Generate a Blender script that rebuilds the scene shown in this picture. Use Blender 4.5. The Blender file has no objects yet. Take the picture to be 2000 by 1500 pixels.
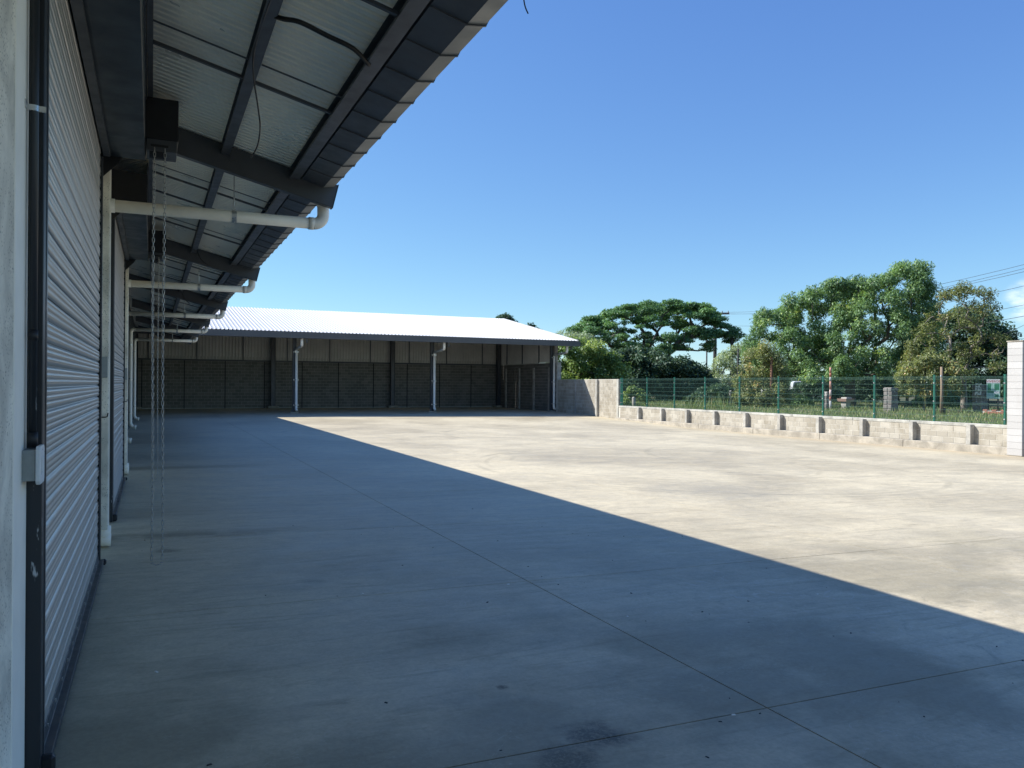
import bpy, math, random
import numpy as np
from mathutils import Vector, Matrix

random.seed(7)
S = bpy.context.scene
COL = S.collection

# ------------------------------------------------------------------ camera
YAW, PITCH, ROLL, EYE = .4288, .0005, .0064, 1.6
fw0 = Vector((math.sin(YAW), math.cos(YAW), 0))
rt0 = Vector((math.cos(YAW), -math.sin(YAW), 0))
fwd = (fw0 * math.cos(PITCH) + Vector((0, 0, math.sin(PITCH)))).normalized()
up0 = rt0.cross(fwd)
right = rt0 * math.cos(ROLL) + up0 * math.sin(ROLL)
up = -rt0 * math.sin(ROLL) + up0 * math.cos(ROLL)
cam = bpy.data.objects.new('camera', bpy.data.cameras.new('camera'))
COL.objects.link(cam)
m = Matrix((right, up, -fwd)).transposed().to_4x4()
m.translation = Vector((0, 0, EYE))
cam.matrix_world = m
cam.data.sensor_width = 36
cam.data.lens = 36 * 1539.5 / 2000
cam.data.clip_start = .05
cam.data.clip_end = 3000
S.camera = cam

# ------------------------------------------------------------------ sky, sun, exposure
LIGHT = Vector((.966, -.75, -1)).normalized()
ELEV = math.asin(-LIGHT.z)
wd = bpy.data.worlds.new('World'); S.world = wd; wd.use_nodes = True
nt = wd.node_tree
sky = nt.nodes.new('ShaderNodeTexSky'); sky.sky_type = 'NISHITA'; sky.sun_disc = False
sky.sun_elevation = ELEV
sky.sun_rotation = math.atan2(-LIGHT.x, -LIGHT.y)
sky.air_density = 1.0; sky.dust_density = .0; sky.ozone_density = 2.2; sky.altitude = 600
bg = nt.nodes['Background']; bg.inputs[1].default_value = .135
# a few small fair-weather clouds low over the horizon
tc = nt.nodes.new('ShaderNodeTexCoord')
mp = nt.nodes.new('ShaderNodeMapping'); mp.inputs['Location'].default_value = (.43, .2, .1); mp.inputs['Scale'].default_value = (1, 1, 2.4)
nz = nt.nodes.new('ShaderNodeTexNoise'); nz.inputs['Scale'].default_value = 14; nz.inputs['Detail'].default_value = 7; nz.inputs['Roughness'].default_value = .58
cr = nt.nodes.new('ShaderNodeMapRange'); cr.inputs[1].default_value = .36; cr.inputs[2].default_value = .56
nrm_ = nt.nodes.new('ShaderNodeVectorMath'); nrm_.operation = 'NORMALIZE'
el = None
for az, elv, wdt in ((57.9, 5.2, 1.7), (65, 5.4, 3.6), (110, 7, 6), (165, 5, 7), (230, 6, 6), (-60, 6, 5)):
    dt = nt.nodes.new('ShaderNodeVectorMath'); dt.operation = 'DOT_PRODUCT'
    dt.inputs[1].default_value = (math.sin(math.radians(az)) * math.cos(math.radians(elv)), math.cos(math.radians(az)) * math.cos(math.radians(elv)), math.sin(math.radians(elv)))
    nt.links.new(nrm_.outputs[0], dt.inputs[0])
    mr = nt.nodes.new('ShaderNodeMapRange'); mr.interpolation_type = 'SMOOTHSTEP'
    mr.inputs[1].default_value = math.cos(math.radians(wdt)); mr.inputs[2].default_value = math.cos(math.radians(wdt * .25))
    nt.links.new(dt.outputs['Value'], mr.inputs[0])
    if el is None: el = mr
    else:
        mxm = nt.nodes.new('ShaderNodeMath'); mxm.operation = 'MAXIMUM'
        nt.links.new(el.outputs[0], mxm.inputs[0]); nt.links.new(mr.outputs[0], mxm.inputs[1]); el = mxm
mul = nt.nodes.new('ShaderNodeMath'); mul.operation = 'MULTIPLY'
mx = nt.nodes.new('ShaderNodeMix'); mx.data_type = 'RGBA'
mx.inputs[7].default_value = (3.6, 3.8, 4.1, 1)
sat = nt.nodes.new('ShaderNodeHueSaturation'); sat.inputs['Saturation'].default_value = 1.0
L = nt.links.new
L(tc.outputs['Generated'], mp.inputs[0]); L(mp.outputs[0], nz.inputs['Vector']); L(nz.outputs[0], cr.inputs[0])
L(tc.outputs['Generated'], nrm_.inputs[0])
L(cr.outputs[0], mul.inputs[0]); L(el.outputs[0], mul.inputs[1])
# colour response of the clear sky, per channel
sep = nt.nodes.new('ShaderNodeSeparateColor'); comb = nt.nodes.new('ShaderNodeCombineColor')
L(sky.outputs[0], sep.inputs[0])
for i_, (gain, powr) in enumerate(((.315, .93), (.46, .87), (1.02, .53))):
    pw = nt.nodes.new('ShaderNodeMath'); pw.operation = 'POWER'; pw.inputs[1].default_value = powr
    ml = nt.nodes.new('ShaderNodeMath'); ml.operation = 'MULTIPLY'; ml.inputs[1].default_value = gain
    L(sep.outputs[i_], pw.inputs[0]); L(pw.outputs[0], ml.inputs[0]); L(ml.outputs[0], comb.inputs[i_])
L(comb.outputs[0], sat.inputs['Color']); L(sat.outputs[0], mx.inputs[6]); L(mul.outputs[0], mx.inputs[0]); L(mx.outputs[2], bg.inputs[0])

sun = bpy.data.objects.new('sun', bpy.data.lights.new('sun', 'SUN'))
COL.objects.link(sun)
sun.data.energy = 2.8; sun.data.angle = math.radians(.53); sun.data.color = (1.0, .99, .97)
sun.rotation_euler = LIGHT.to_track_quat('-Z', 'Y').to_euler()
sun.location = (-20, 16, 30)

S.view_settings.view_transform = 'Standard'; S.view_settings.look = 'None'
S.view_settings.exposure = 1.43; S.view_settings.gamma = 1
S.view_settings.use_curve_mapping = False
S.render.engine = 'CYCLES'
S.cycles.use_denoising = True
S.cycles.max_bounces = 8; S.cycles.diffuse_bounces = 6; S.cycles.glossy_bounces = 4
S.cycles.transparent_max_bounces = 8

# ------------------------------------------------------------------ materials
class N:
    """small node-graph helper"""
    def __init__(s, name):
        s.m = bpy.data.materials.new(name); s.m.use_nodes = True
        s.t = s.m.node_tree; s.b = s.t.nodes['Principled BSDF']
        s.pos = s.t.nodes.new('ShaderNodeNewGeometry').outputs['Position']
    def n(s, typ, **kw):
        o = s.t.nodes.new(typ)
        for k, v in kw.items(): setattr(o, k, v)
        return o
    def l(s, a, b): s.t.links.new(a, b)
    def noise(s, scale, detail=4, rough=.55, stretch=None, dist=0, vec=None, off=(0, 0, 0)):
        o = s.n('ShaderNodeTexNoise'); o.inputs['Scale'].default_value = scale
        o.inputs['Detail'].default_value = detail; o.inputs['Roughness'].default_value = rough
        o.inputs['Distortion'].default_value = dist
        v = vec or s.pos
        mp = s.n('ShaderNodeMapping'); mp.inputs['Scale'].default_value = stretch or (1, 1, 1)
        mp.inputs['Location'].default_value = off
        s.l(v, mp.inputs[0]); s.l(mp.outputs[0], o.inputs['Vector'])
        return o.outputs[0]
    def rng(s, v, a, b, c=0., d=1., smooth=True):
        o = s.n('ShaderNodeMapRange')
        if smooth: o.interpolation_type = 'SMOOTHSTEP'
        for i, x in enumerate((a, b, c, d)): o.inputs[i + 1].default_value = x
        s.l(v, o.inputs[0]); return o.outputs[0]
    def math(s, op, a, b=None, c=None):
        o = s.n('ShaderNodeMath', operation=op)
        for i, x in enumerate((a, b, c)):
            if x is None: continue
            if isinstance(x, (int, float)): o.inputs[i].default_value = x
            else: s.l(x, o.inputs[i])
        return o.outputs[0]
    def mix(s, f, a, b, blend='MIX'):
        o = s.n('ShaderNodeMix', data_type='RGBA', blend_type=blend)
        for i, x in ((0, f), (6, a), (7, b)):
            if isinstance(x, (int, float)): o.inputs[i].default_value = x
            elif isinstance(x, tuple): o.inputs[i].default_value = (*x, 1)
            else: s.l(x, o.inputs[i])
        return o.outputs[2]
    def bump(s, h, strength=.3, dist=.01):
        o = s.n('ShaderNodeBump'); o.inputs['Strength'].default_value = strength; o.inputs['Distance'].default_value = dist
        s.l(h, o.inputs['Height']); s.l(o.outputs[0], s.b.inputs['Normal'])
    def set(s, col=None, rough=None, metal=None, spec=None):
        for key, x in (('Base Color', col), ('Roughness', rough), ('Metallic', metal), ('Specular IOR Level', spec)):
            if x is None: continue
            if isinstance(x, (int, float)): s.b.inputs[key].default_value = x
            elif isinstance(x, tuple): s.b.inputs[key].default_value = (*x, 1)
            else: s.l(x, s.b.inputs[key])
    def xyz(s):
        o = s.n('ShaderNodeSeparateXYZ'); s.l(s.pos, o.inputs[0]); return o.outputs

def simple(name, col, rough=.5, metal=0., var=.12, scale=3., bump=0., spec=.5, stretch=None):
    a = N(name)
    n1 = a.noise(scale, 5, .6, stretch)
    f = a.rng(n1, .3, .7, 1 - var, 1 + var, False)
    c = a.mix(1., col, f, 'MULTIPLY')
    a.set(c, rough, metal, spec)
    r = a.rng(a.noise(scale * 2.3, 4), .3, .7, max(.05, rough - .1), min(1, rough + .1), False)
    a.set(rough=r)
    if bump: a.bump(a.noise(scale * 25, 3), bump, .004)
    return a.m

def mat_floor():
    a = N('yard concrete')
    x, y, z = a.xyz()
    big = a.noise(.22, 6, .62, dist=.6)
    mid = a.noise(1.1, 7, .66, (1, 1.7, 1), dist=.8)
    strk = a.noise(.8, 7, .7, (.55, 3.2, 1), dist=1.2, off=(4, 2, 0))
    strk2 = a.noise(1.6, 6, .7, (.4, 3.6, 1), dist=2.0, off=(14, 7, 0))
    fine = a.noise(42, 4, .65)
    c = a.mix(a.rng(big, .3, .7), (.425, .355, .235), (.62, .53, .36))
    c = a.mix(a.rng(mid, .28, .72), c, a.mix(1., c, (1.24, 1.24, 1.23), 'MULTIPLY'))
    c = a.mix(a.rng(strk, .46, .68, 0, .5), c, (.66, .57, .39))
    c = a.mix(a.rng(strk2, .50, .3, 0, .42), c, (.31, .26, .165))
    mot = a.noise(7, 6, .72, (1, 1.3, 1), dist=.4, off=(1, 5, 0))
    c = a.mix(a.rng(mot, .40, .66, 0, .40), c, a.mix(1., c, (.70, .70, .70), 'MULTIPLY'))
    mot2 = a.noise(17, 5, .75, (.7, 1.6, 1), off=(8, 3, 0))
    c = a.mix(a.rng(mot2, .58, .74, 0, .5), c, a.mix(1., c, (.55, .54, .52), 'MULTIPLY'))
    # whitish trowel swirls in the middle bays
    sw = a.noise(2.6, 8, .72, (1, 1, 1), dist=3.5, off=(3, 9, 0))
    reg = a.math('MULTIPLY', a.rng(x, 1.8, 4.4), a.rng(y, 8.5, 4.0))
    c = a.mix(a.math('MULTIPLY', a.rng(sw, .54, .68, 0, .42), reg), c, (.66, .61, .50))
    c = a.mix(a.math('MULTIPLY', a.rng(sw, .46, .34, 0, .38), reg), c, (.235, .21, .16))
    # olive-brown damp patches near the camera
    dp = a.noise(.55, 5, .6, off=(9, 1, 0))
    near = a.rng(y, 9.5, 2.5)
    c = a.mix(a.math('MULTIPLY', a.rng(dp, .42, .60, 0, .72), near), c, (.26, .225, .145))
    # water stain running out from the first drain boot
    wob = a.math('MULTIPLY', a.math('SUBTRACT', a.noise(1.3, 4), .5), .5)
    dy = a.math('ABSOLUTE', a.math('SUBTRACT', a.math('ADD', y, wob), 9.05))
    st = a.math('MULTIPLY', a.rng(dy, .30, .05), a.math('MULTIPLY', a.rng(x, 2.1, .5), a.rng(a.noise(2.0, 4), .25, .55)))
    c = a.mix(a.math('MULTIPLY', st, .62), c, (.15, .125, .075))
    dy2 = a.math('ABSOLUTE', a.math('SUBTRACT', a.math('ADD', y, wob), 16.4))
    st2 = a.math('MULTIPLY', a.rng(dy2, .5, .08), a.rng(x, 2.6, .6))
    c = a.mix(a.math('MULTIPLY', st2, .5), c, (.16, .135, .085))
    # dark scuffs by the second joint
    def blob(cx, cy, r, colr, k):
        nonlocal c
        dx = a.math('SUBTRACT', x, cx); dy_ = a.math('SUBTRACT', y, cy)
        d = a.math('SQRT', a.math('ADD', a.math('MULTIPLY', dx, dx), a.math('MULTIPLY', dy_, dy_)))
        d = a.math('ADD', d, a.math('MULTIPLY', a.math('SUBTRACT', a.noise(7, 5, .7), .5), r * 1.6))
        g = a.math('MULTIPLY', a.rng(d, r, r * .25), a.rng(a.noise(60, 3, .7), .34, .55, .45, 1))
        c = a.mix(a.math('MULTIPLY', g, k), c, colr)
    blob(1.90, 3.18, .20, (.075, .062, .042), .85)
    blob(1.66, 3.03, .22, (.09, .075, .05), .72)
    blob(1.73, 3.90, .05, (.10, .085, .055), .8)
    blob(1.2, 6.6, .13, (.19, .16, .10), .5)
    blob(.15, 8.25, .16, (.13, .11, .07), .6)
    blob(4.0, 3.3, .8, (.26, .22, .14), .28)
    blob(8.6, 10.6, 1.5, (.30, .27, .21), .5)
    # tyre arcs
    def ring(cx, cy, r, wd_, k, off):
        nonlocal c
        dx = a.math('SUBTRACT', x, cx); dy_ = a.math('SUBTRACT', y, cy)
        d = a.math('SQRT', a.math('ADD', a.math('MULTIPLY', dx, dx), a.math('MULTIPLY', dy_, dy_)))
        g = a.rng(a.math('ABSOLUTE', a.math('SUBTRACT', d, r)), wd_, wd_ * .25)
        g = a.math('MULTIPLY', g, a.rng(a.noise(.35, 3, .5, off=(off, off, 0)), .42, .62))
        g = a.math('MULTIPLY', g, a.rng(a.noise(9, 3), .3, .6, .4, 1))
        c = a.mix(a.math('MULTIPLY', g, k * .6), c, (.22, .19, .125))
    ring(11.0, 14.2, 4.9, .10, .55, 3); ring(11.0, 14.2, 4.65, .08, .45, 5)
    ring(10.6, 15.0, 3.4, .09, .5, 8); ring(15.5, 24.0, 6.5, .12, .5, 12)
    ring(9.0, 26.0, 5.2, .12, .5, 17); ring(17.0, 15.0, 5.6, .12, .4, 21)
    # dust blown against the boundary wall
    du = a.math('MULTIPLY', a.rng(a.math('ADD', x, a.math('MULTIPLY', a.noise(.4, 5), 3.2)), 22.9, 24.6), a.rng(y, 36, 20))
    c = a.mix(a.math('MULTIPLY', du, .75), c, (.50, .40, .26))
    # hairline trowel marks and scuffs
    hl = a.noise(1.9, 3, .5, dist=5., off=(2, 8, 0))
    ln_ = a.math('MULTIPLY', a.rng(a.math('ABSOLUTE', a.math('SUBTRACT', hl, .5)), .010, .002), a.rng(a.noise(.9, 3, off=(5, 5, 0)), .45, .62))
    c = a.mix(a.math('MULTIPLY', ln_, .30), c, (.66, .60, .47))
    hk = a.noise(2.6, 4, .6, dist=4., off=(7, 1, 0))
    lk = a.math('MULTIPLY', a.rng(a.math('ABSOLUTE', a.math('SUBTRACT', hk, .52)), .007, .001), a.rng(a.noise(1.3, 3, off=(1, 9, 0)), .5, .66))
    c = a.mix(a.math('MULTIPLY', lk, .38), c, (.20, .165, .11))
    fl = a.n('ShaderNodeTexVoronoi'); fl.inputs['Scale'].default_value = 38; a.l(a.pos, fl.inputs['Vector'])
    fm = a.math('MULTIPLY', a.rng(fl.outputs['Distance'], .16, .06), a.rng(a.noise(1.6, 5, .7, off=(3, 3, 0)), .50, .68))
    c = a.mix(a.math('MULTIPLY', fm, .55), c, (.19, .16, .105))
    # grain and specks
    c = a.mix(a.rng(fine, .38, .62, 0, .34), c, a.mix(1., c, (.72, .72, .72), 'MULTIPLY'))
    vor = a.n('ShaderNodeTexVoronoi'); vor.inputs['Scale'].default_value = 3.1; a.l(a.pos, vor.inputs['Vector'])
    c = a.mix(a.rng(vor.outputs['Distance'], .022, .010, 0, .5), c, (.10, .10, .10))
    a.set(c, a.rng(a.math('ADD', a.math('MULTIPLY', mid, .6), a.math('MULTIPLY', big, .4)), .3, .7, .45, .70), 0., .32)
    h = a.math('ADD', a.math('MULTIPLY', fine, .5), a.math('MULTIPLY', a.noise(9, 5, .6), .9))
    a.bump(h, .22, .006)
    return a.m

def mat_pitted(name, base=(.80, .75, .64), pits=True):
    a = N(name)
    c = a.mix(a.rng(a.noise(2.2, 6, .65, dist=.5), .3, .7), tuple(v * .68 for v in base), tuple(v * 1.18 for v in base))
    vo = a.n('ShaderNodeTexVoronoi'); vo.inputs['Scale'].default_value = 62; vo.inputs['Randomness'].default_value = 1
    a.l(a.pos, vo.inputs['Vector'])
    m1 = a.rng(a.noise(6, 4, .7), .40, .56)
    pit = a.math('MULTIPLY', a.rng(vo.outputs['Distance'], .30, .12), m1)
    c = a.mix(a.math('MULTIPLY', pit, .9), c, (.10, .095, .085))
    a.set(c, .85)
    h = a.math('SUBTRACT', a.math('MULTIPLY', a.noise(60, 4, .7), .6), pit)
    a.bump(h, .7, .004)
    return a.m

def mat_block(name, lo, hi, stain, stain_k=.5):
    a = N(name)
    oi = a.n('ShaderNodeObjectInfo').outputs['Random']
    at = a.n('ShaderNodeAttribute', attribute_name='tint').outputs['Fac']
    r = a.math('FRACT', a.math('ADD', oi, at))
    c = a.mix(r, lo, hi)
    c = a.mix(a.rng(a.noise(1.4, 6, .7, (1, 1, .45), dist=.8), .42, .72, 0, stain_k), c, stain)
    c = a.mix(a.rng(a.noise(30, 4, .7), .3, .7, 0, .3), c, a.mix(1., c, (.65, .65, .65), 'MULTIPLY'))
    a.set(c, .9)
    a.bump(a.noise(70, 4, .7), .6, .004)
    return a.m

def mat_leaf(name, dark, light, yellow, trans=.3, rough=.5):
    a = N(name)
    t = a.n('ShaderNodeAttribute', attribute_name='tint').outputs['Fac']
    c = a.mix(a.rng(t, 0, .8, smooth=False), dark, light)
    c = a.mix(a.rng(t, .86, 1., smooth=False), c, yellow)
    a.set(c, rough, 0, .35)
    tr = a.n('ShaderNodeBsdfTranslucent')
    a.l(a.mix(1., c, (1.35, 1.45, .7), 'MULTIPLY'), tr.inputs['Color'])
    ms = a.n('ShaderNodeMixShader'); ms.inputs[0].default_value = trans
    a.l(a.b.outputs[0], ms.inputs[1]); a.l(tr.outputs[0], ms.inputs[2])
    a.l(ms.outputs[0], a.t.nodes['Material Output'].inputs[0])
    return a.m

def mat_scratch(name, col, rough, paint, k=.64):
    a = N(name)
    s = a.math('MULTIPLY', a.rng(a.noise(9, 5, .7, (1, 1, .22)), k, k + .03), a.rng(a.xyz()[2], 1.9, .5, .35, 1))
    a.set(a.mix(s, col, paint), rough, 0)
    return a.m

def mat_metal_sheet(name, col, rough, metal, dirt=(.3, .27, .22), k=.25, sc=1.):
    a = N(name)
    c = a.mix(a.rng(a.noise(.8 * sc, 5, .6, dist=.6), .3, .7), tuple(v * .86 for v in col), tuple(min(1, v * 1.1) for v in col))
    c = a.mix(a.rng(a.noise(3 * sc, 6, .7, dist=1), .52, .75, 0, k), c, dirt)
    a.set(c, a.rng(a.noise(2.5 * sc, 4), .3, .7, rough - .08, rough + .1), metal)
    a.bump(a.noise(5 * sc, 3), .08, .01)
    return a.m

def mat_slat():
    a = N('galvanised door slat')
    c = a.mix(a.rng(a.noise(.7, 3, .5, (1, .3, 1)), .3, .7), (.47, .465, .44), (.55, .54, .51))
    a.set(c, .34, .65)
    return a.m
def mat_flat(name, col):
    a = N(name); a.set(col, 1., 0., 0.); return a.m

M = dict(
    jointblack=mat_flat('dark control joint', (.012, .013, .016)),
    floor=mat_floor(),
    joint=simple('joint filler', (.035, .035, .035), .9),
    pier=mat_pitted('pitted cast concrete'),
    casing=mat_pitted('cast casing concrete', (.82, .77, .66)),
    white=simple('white wall paint', (.93, .89, .80), .6, 0, .06, 4, .12),
    pvc=simple('white drain pipe plastic', (.90, .84, .72), .4, 0, .06, 5),
    dark=simple('charcoal painted steel', (.060, .066, .074), .42, .0, .15, 3, .05),
    hood=simple('dark blue grey steel hood', (.028, .040, .050), .40, .3, .2, 2.0, .02),
    black=simple('black enclosure', (.010, .011, .014), .5, 0, .2, 6),
    guide=mat_scratch('black painted guide', (.018, .021, .026), .42, (.55, .57, .58)),
    guide2=simple('dark guide lip', (.045, .05, .06), .36, .2, .15, 4),
    slat=mat_slat(),
    bottom=simple('dark door bottom rail', (.05, .055, .062), .4, .3, .15, 5),
    soffit=mat_metal_sheet('galvanised roof sheet underside', (.95, .89, .76), .34, .30, (.6, .55, .46), .15, .5),
    lip=mat_metal_sheet('grey gutter lip', (.34, .335, .315), .5, .2, (.25, .20, .14), .45, 2),
    zinc=simple('zinc plated steel', (.55, .55, .54), .32, .8, .12, 10),
    chain=simple('zinc chain', (.42, .41, .39), .36, .8, .2, 20),
    boxgrey=simple('grey plastic box', (.30, .32, .31), .5, 0, .1, 20),
    boxwhite=simple('white plastic cover', (.70, .72, .73), .35, 0, .04, 20),
    cable=simple('black cable', (.012, .012, .012), .5),
    roofwhite=simple('white painted roof sheet', (.56, .55, .53), .45, 0, .05, .6),
    fascia=simple('slate grey fascia', (.075, .078, .082), .45, .0, .12, .8),
    siding=simple('grey ribbed siding', (.58, .56, .51), .5, .05, .12, 1.2),
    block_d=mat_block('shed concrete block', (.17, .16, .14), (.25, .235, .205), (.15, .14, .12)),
    mortar_d=simple('shed mortar', (.50, .48, .43), .95),
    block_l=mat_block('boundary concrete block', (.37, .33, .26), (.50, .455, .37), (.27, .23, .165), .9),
    mortar_l=simple('pale mortar', (.56, .53, .45), .95, 0, .12, 8, .4),
    coping=mat_pitted('coping concrete', (.44, .42, .36)),
    footing=mat_pitted('footing concrete', (.40, .355, .28)),
    butt=mat_pitted('buttress concrete', (.42, .395, .34)),
    pillarw=mat_block('whitewashed block', (.47, .45, .42), (.53, .51, .48), (.42, .40, .37), .35),
    green=simple('green powder coat', (.010, .115, .078), .4, 0, .15, 5),
    wire=simple('green coated wire', (.07, .15, .12), .45, 0, .1, 5),
    bark=simple('brown bark', (.10, .082, .062), .9, 0, .35, 6, .6, stretch=(1, 1, .3)),
    barkpale=simple('pale bark', (.22, .19, .155), .9, 0, .3, 6, .6, stretch=(1, 1, .3)),
    wood=simple('weathered wood pole', (.26, .19, .125), .85, 0, .3, 8, .4, stretch=(1, 1, .2)),
    polewood=simple('utility pole wood', (.055, .05, .05), .9, 0, .3, 4, .3),
    stone=mat_block('rough field stone', (.14, .125, .11), (.24, .215, .19), (.30, .28, .25), .7),
    soil=None, leaf_rain=mat_leaf('rain tree leaf', (0.0796, 0.1602, 0.0829), (0.2038, 0.355, 0.1466), (0.3618, 0.5353, 0.2075), .22),
    leaf_mango=mat_leaf('broad glossy leaf', (0.0899, 0.1665, 0.0852), (0.2752, 0.4076, 0.182), (0.6801, 0.7376, 0.2834), .28, .42),
    leaf_brown=mat_leaf('dry yellow green leaf', (0.1459, 0.1715, 0.0822), (0.3773, 0.4047, 0.1894), (0.7562, 0.5199, 0.2681), .3),
    leaf_sparse=mat_leaf('thin olive leaf', (.115, .135, .06), (.27, .295, .13), (.42, .31, .16), .34),
    leaf_dark=mat_leaf('dark evergreen leaf', (0.0412, 0.0781, 0.0472), (0.1021, 0.1691, 0.0909), (0.1872, 0.261, 0.1212), .2),
    leaf_lime=mat_leaf('bright lime leaf', (0.1157, 0.1856, 0.0619), (0.3216, 0.409, 0.1428), (0.628, 0.6705, 0.233), .35),
    leaf_pale=mat_leaf('pale dusty leaf', (0.2266, 0.2846, 0.2006), (0.4828, 0.555, 0.3869), (0.6872, 0.6783, 0.4546), .3),
    grass=mat_leaf('grass blade', (0.1058, 0.1695, 0.0601), (0.281, 0.3354, 0.1359), (0.5864, 0.4856, 0.2601), .3, .6),
)
def mat_soil():
    a = N('grassy soil')
    c = a.mix(a.rng(a.noise(.35, 6, .65), .35, .65), (.065, .085, .030), (.16, .13, .085))
    c = a.mix(a.rng(a.noise(6, 5, .7), .4, .7, 0, .6), c, (.06, .075, .028))
    a.set(c, .95); a.bump(a.noise(14, 5, .7), .8, .05)
    return a.m
M['soil'] = mat_soil()

# ------------------------------------------------------------------ mesh helpers
class MB:
    def __init__(s): s.v = []; s.f = []; s.mi = []; s.cur = 0
    def add(s, vs, fs):
        k = len(s.v); s.v += [tuple(p) for p in vs]
        s.f += [tuple(i + k for i in f) for f in fs]; s.mi += [s.cur] * len(fs); return s
    def box(s, x0, x1, y0, y1, z0, z1):
        return s.add([(x0, y0, z0), (x1, y0, z0), (x1, y1, z0), (x0, y1, z0), (x0, y0, z1), (x1, y0, z1), (x1, y1, z1), (x0, y1, z1)],
                     [(0, 3, 2, 1), (4, 5, 6, 7), (0, 1, 5, 4), (1, 2, 6, 5), (2, 3, 7, 6), (3, 0, 4, 7)])
    def prism_y(s, prof, y0, y1, caps=True):      # closed XZ profile pushed along Y
        n = len(prof)
        vs = [(x, y0, z) for x, z in prof] + [(x, y1, z) for x, z in prof]
        fs = [(i, (i + 1) % n, n + (i + 1) % n, n + i) for i in range(n)]
        if caps: fs += [tuple(range(n))[::-1], tuple(range(n, 2 * n))]
        return s.add(vs, fs)
    def prism_x(s, prof, x0, x1):                 # closed YZ profile pushed along X
        n = len(prof)
        vs = [(x0, y, z) for y, z in prof] + [(x1, y, z) for y, z in prof]
        fs = [(i, (i + 1) % n, n + (i + 1) % n, n + i) for i in range(n)] + [tuple(range(n))[::-1], tuple(range(n, 2 * n))]
        return s.add(vs, fs)
    def prism_z(s, prof, z0, z1):
        n = len(prof)
        vs = [(x, y, z0) for x, y in prof] + [(x, y, z1) for x, y in prof]
        fs = [(i, (i + 1) % n, n + (i + 1) % n, n + i) for i in range(n)] + [tuple(range(n))[::-1], tuple(range(n, 2 * n))]
        return s.add(vs, fs)
    def strip_y(s, prof, y0, y1):                 # open XZ profile pushed along Y
        n = len(prof)
        vs = [(x, y0, z) for x, z in prof] + [(x, y1, z) for x, z in prof]
        return s.add(vs, [(i, i + 1, n + i + 1, n + i) for i in range(n - 1)])
    def tube(s, pts, r, n=10, cap=True):
        pts = [Vector(p) for p in pts]
        rs = r if isinstance(r, (list, tuple)) else [r] * len(pts)
        vs = []; ref = None
        for i, p in enumerate(pts):
            d = (pts[min(i + 1, len(pts) - 1)] - pts[max(i - 1, 0)]).normalized()
            if ref is None: ref = d.orthogonal().normalized()
            ref = (ref - d * ref.dot(d)).normalized(); b = d.cross(ref)
            vs += [p + (ref * math.cos(2 * math.pi * k / n) + b * math.sin(2 * math.pi * k / n)) * rs[i] for k in range(n)]
        fs = [(i * n + k, i * n + (k + 1) % n, (i + 1) * n + (k + 1) % n, (i + 1) * n + k) for i in range(len(pts) - 1) for k in range(n)]
        if cap: fs += [tuple(range(n))[::-1], tuple(range((len(pts) - 1) * n, len(pts) * n))]
        return s.add(vs, fs)
    def mesh(s, name, mats, off=(0, 0, 0), smooth=False):
        me = bpy.data.meshes.new(name)
        me.from_pydata([(x - off[0], y - off[1], z - off[2]) for x, y, z in s.v], [], s.f)
        for m_ in (mats if isinstance(mats, (list, tuple)) else [mats]): me.materials.append(m_)
        if any(s.mi): me.polygons.foreach_set('material_index', s.mi)
        if smooth:
            me.polygons.foreach_set('use_smooth', [True] * len(me.polygons))
        me.update(); return me

def wloc(o):
    p = Vector((0, 0, 0))
    while o is not None: p += o.location; o = o.parent
    return p
def link(name, me, parent=None, loc=(0, 0, 0)):
    o = bpy.data.objects.new(name, me); COL.objects.link(o); o.location = loc
    if parent is not None: o.parent = parent
    return o
def part(name, mb, mat, parent, smooth=False, bevel=0, label=None, seg=1):
    """one mesh, given in world coordinates, linked as a child of its thing or part"""
    o = link(name, mb.mesh(name, mat, wloc(parent), smooth), parent)
    if bevel:
        b = o.modifiers.new('bevel', 'BEVEL'); b.width = bevel; b.segments = seg; b.limit_method = 'ANGLE'
    if smooth and not bevel: pass
    if label: o['label'] = label
    return o
def tag(o, label=None, cat=None, group=None, kind=None):
    for k, v in (('label', label), ('category', cat), ('group', group), ('kind', kind)):
        if v: o[k] = v
    return o
def thing(name, loc, label, cat, group=None):
    o = bpy.data.objects.new(name, None); COL.objects.link(o); o.location = loc
    o.empty_display_size = .3
    return tag(o, label, cat, group)
def solo(name, mb, mat, label, cat, loc=(0, 0, 0), group=None, smooth=False, bevel=0):
    o = link(name, mb.mesh(name, mat, loc, smooth), None, loc)
    if bevel:
        b = o.modifiers.new('bevel', 'BEVEL'); b.width = bevel; b.segments = 1; b.limit_method = 'ANGLE'
    return tag(o, label, cat, group)
def arc(c, a0, a1, r, u, v, n=8):
    c = Vector(c); u = Vector(u); v = Vector(v)
    return [c + (u * math.cos(a0 + (a1 - a0) * i / n) + v * math.sin(a0 + (a1 - a0) * i / n)) * r for i in range(n + 1)]
def spot(px, depth, z=None):
    """ground position seen at picture column px at a distance depth ahead of the camera"""
    l_ = (px - 1000) / 1539.5
    p = fw0 * depth + rt0 * (l_ * depth)
    return Vector((p.x, p.y, .33 if z is None else z))
def hgt(py, px, depth):
    """height above datum of picture row py at that distance"""
    return EYE + (750 - py + (px - 1000) * ROLL) / 1539.5 * depth

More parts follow.
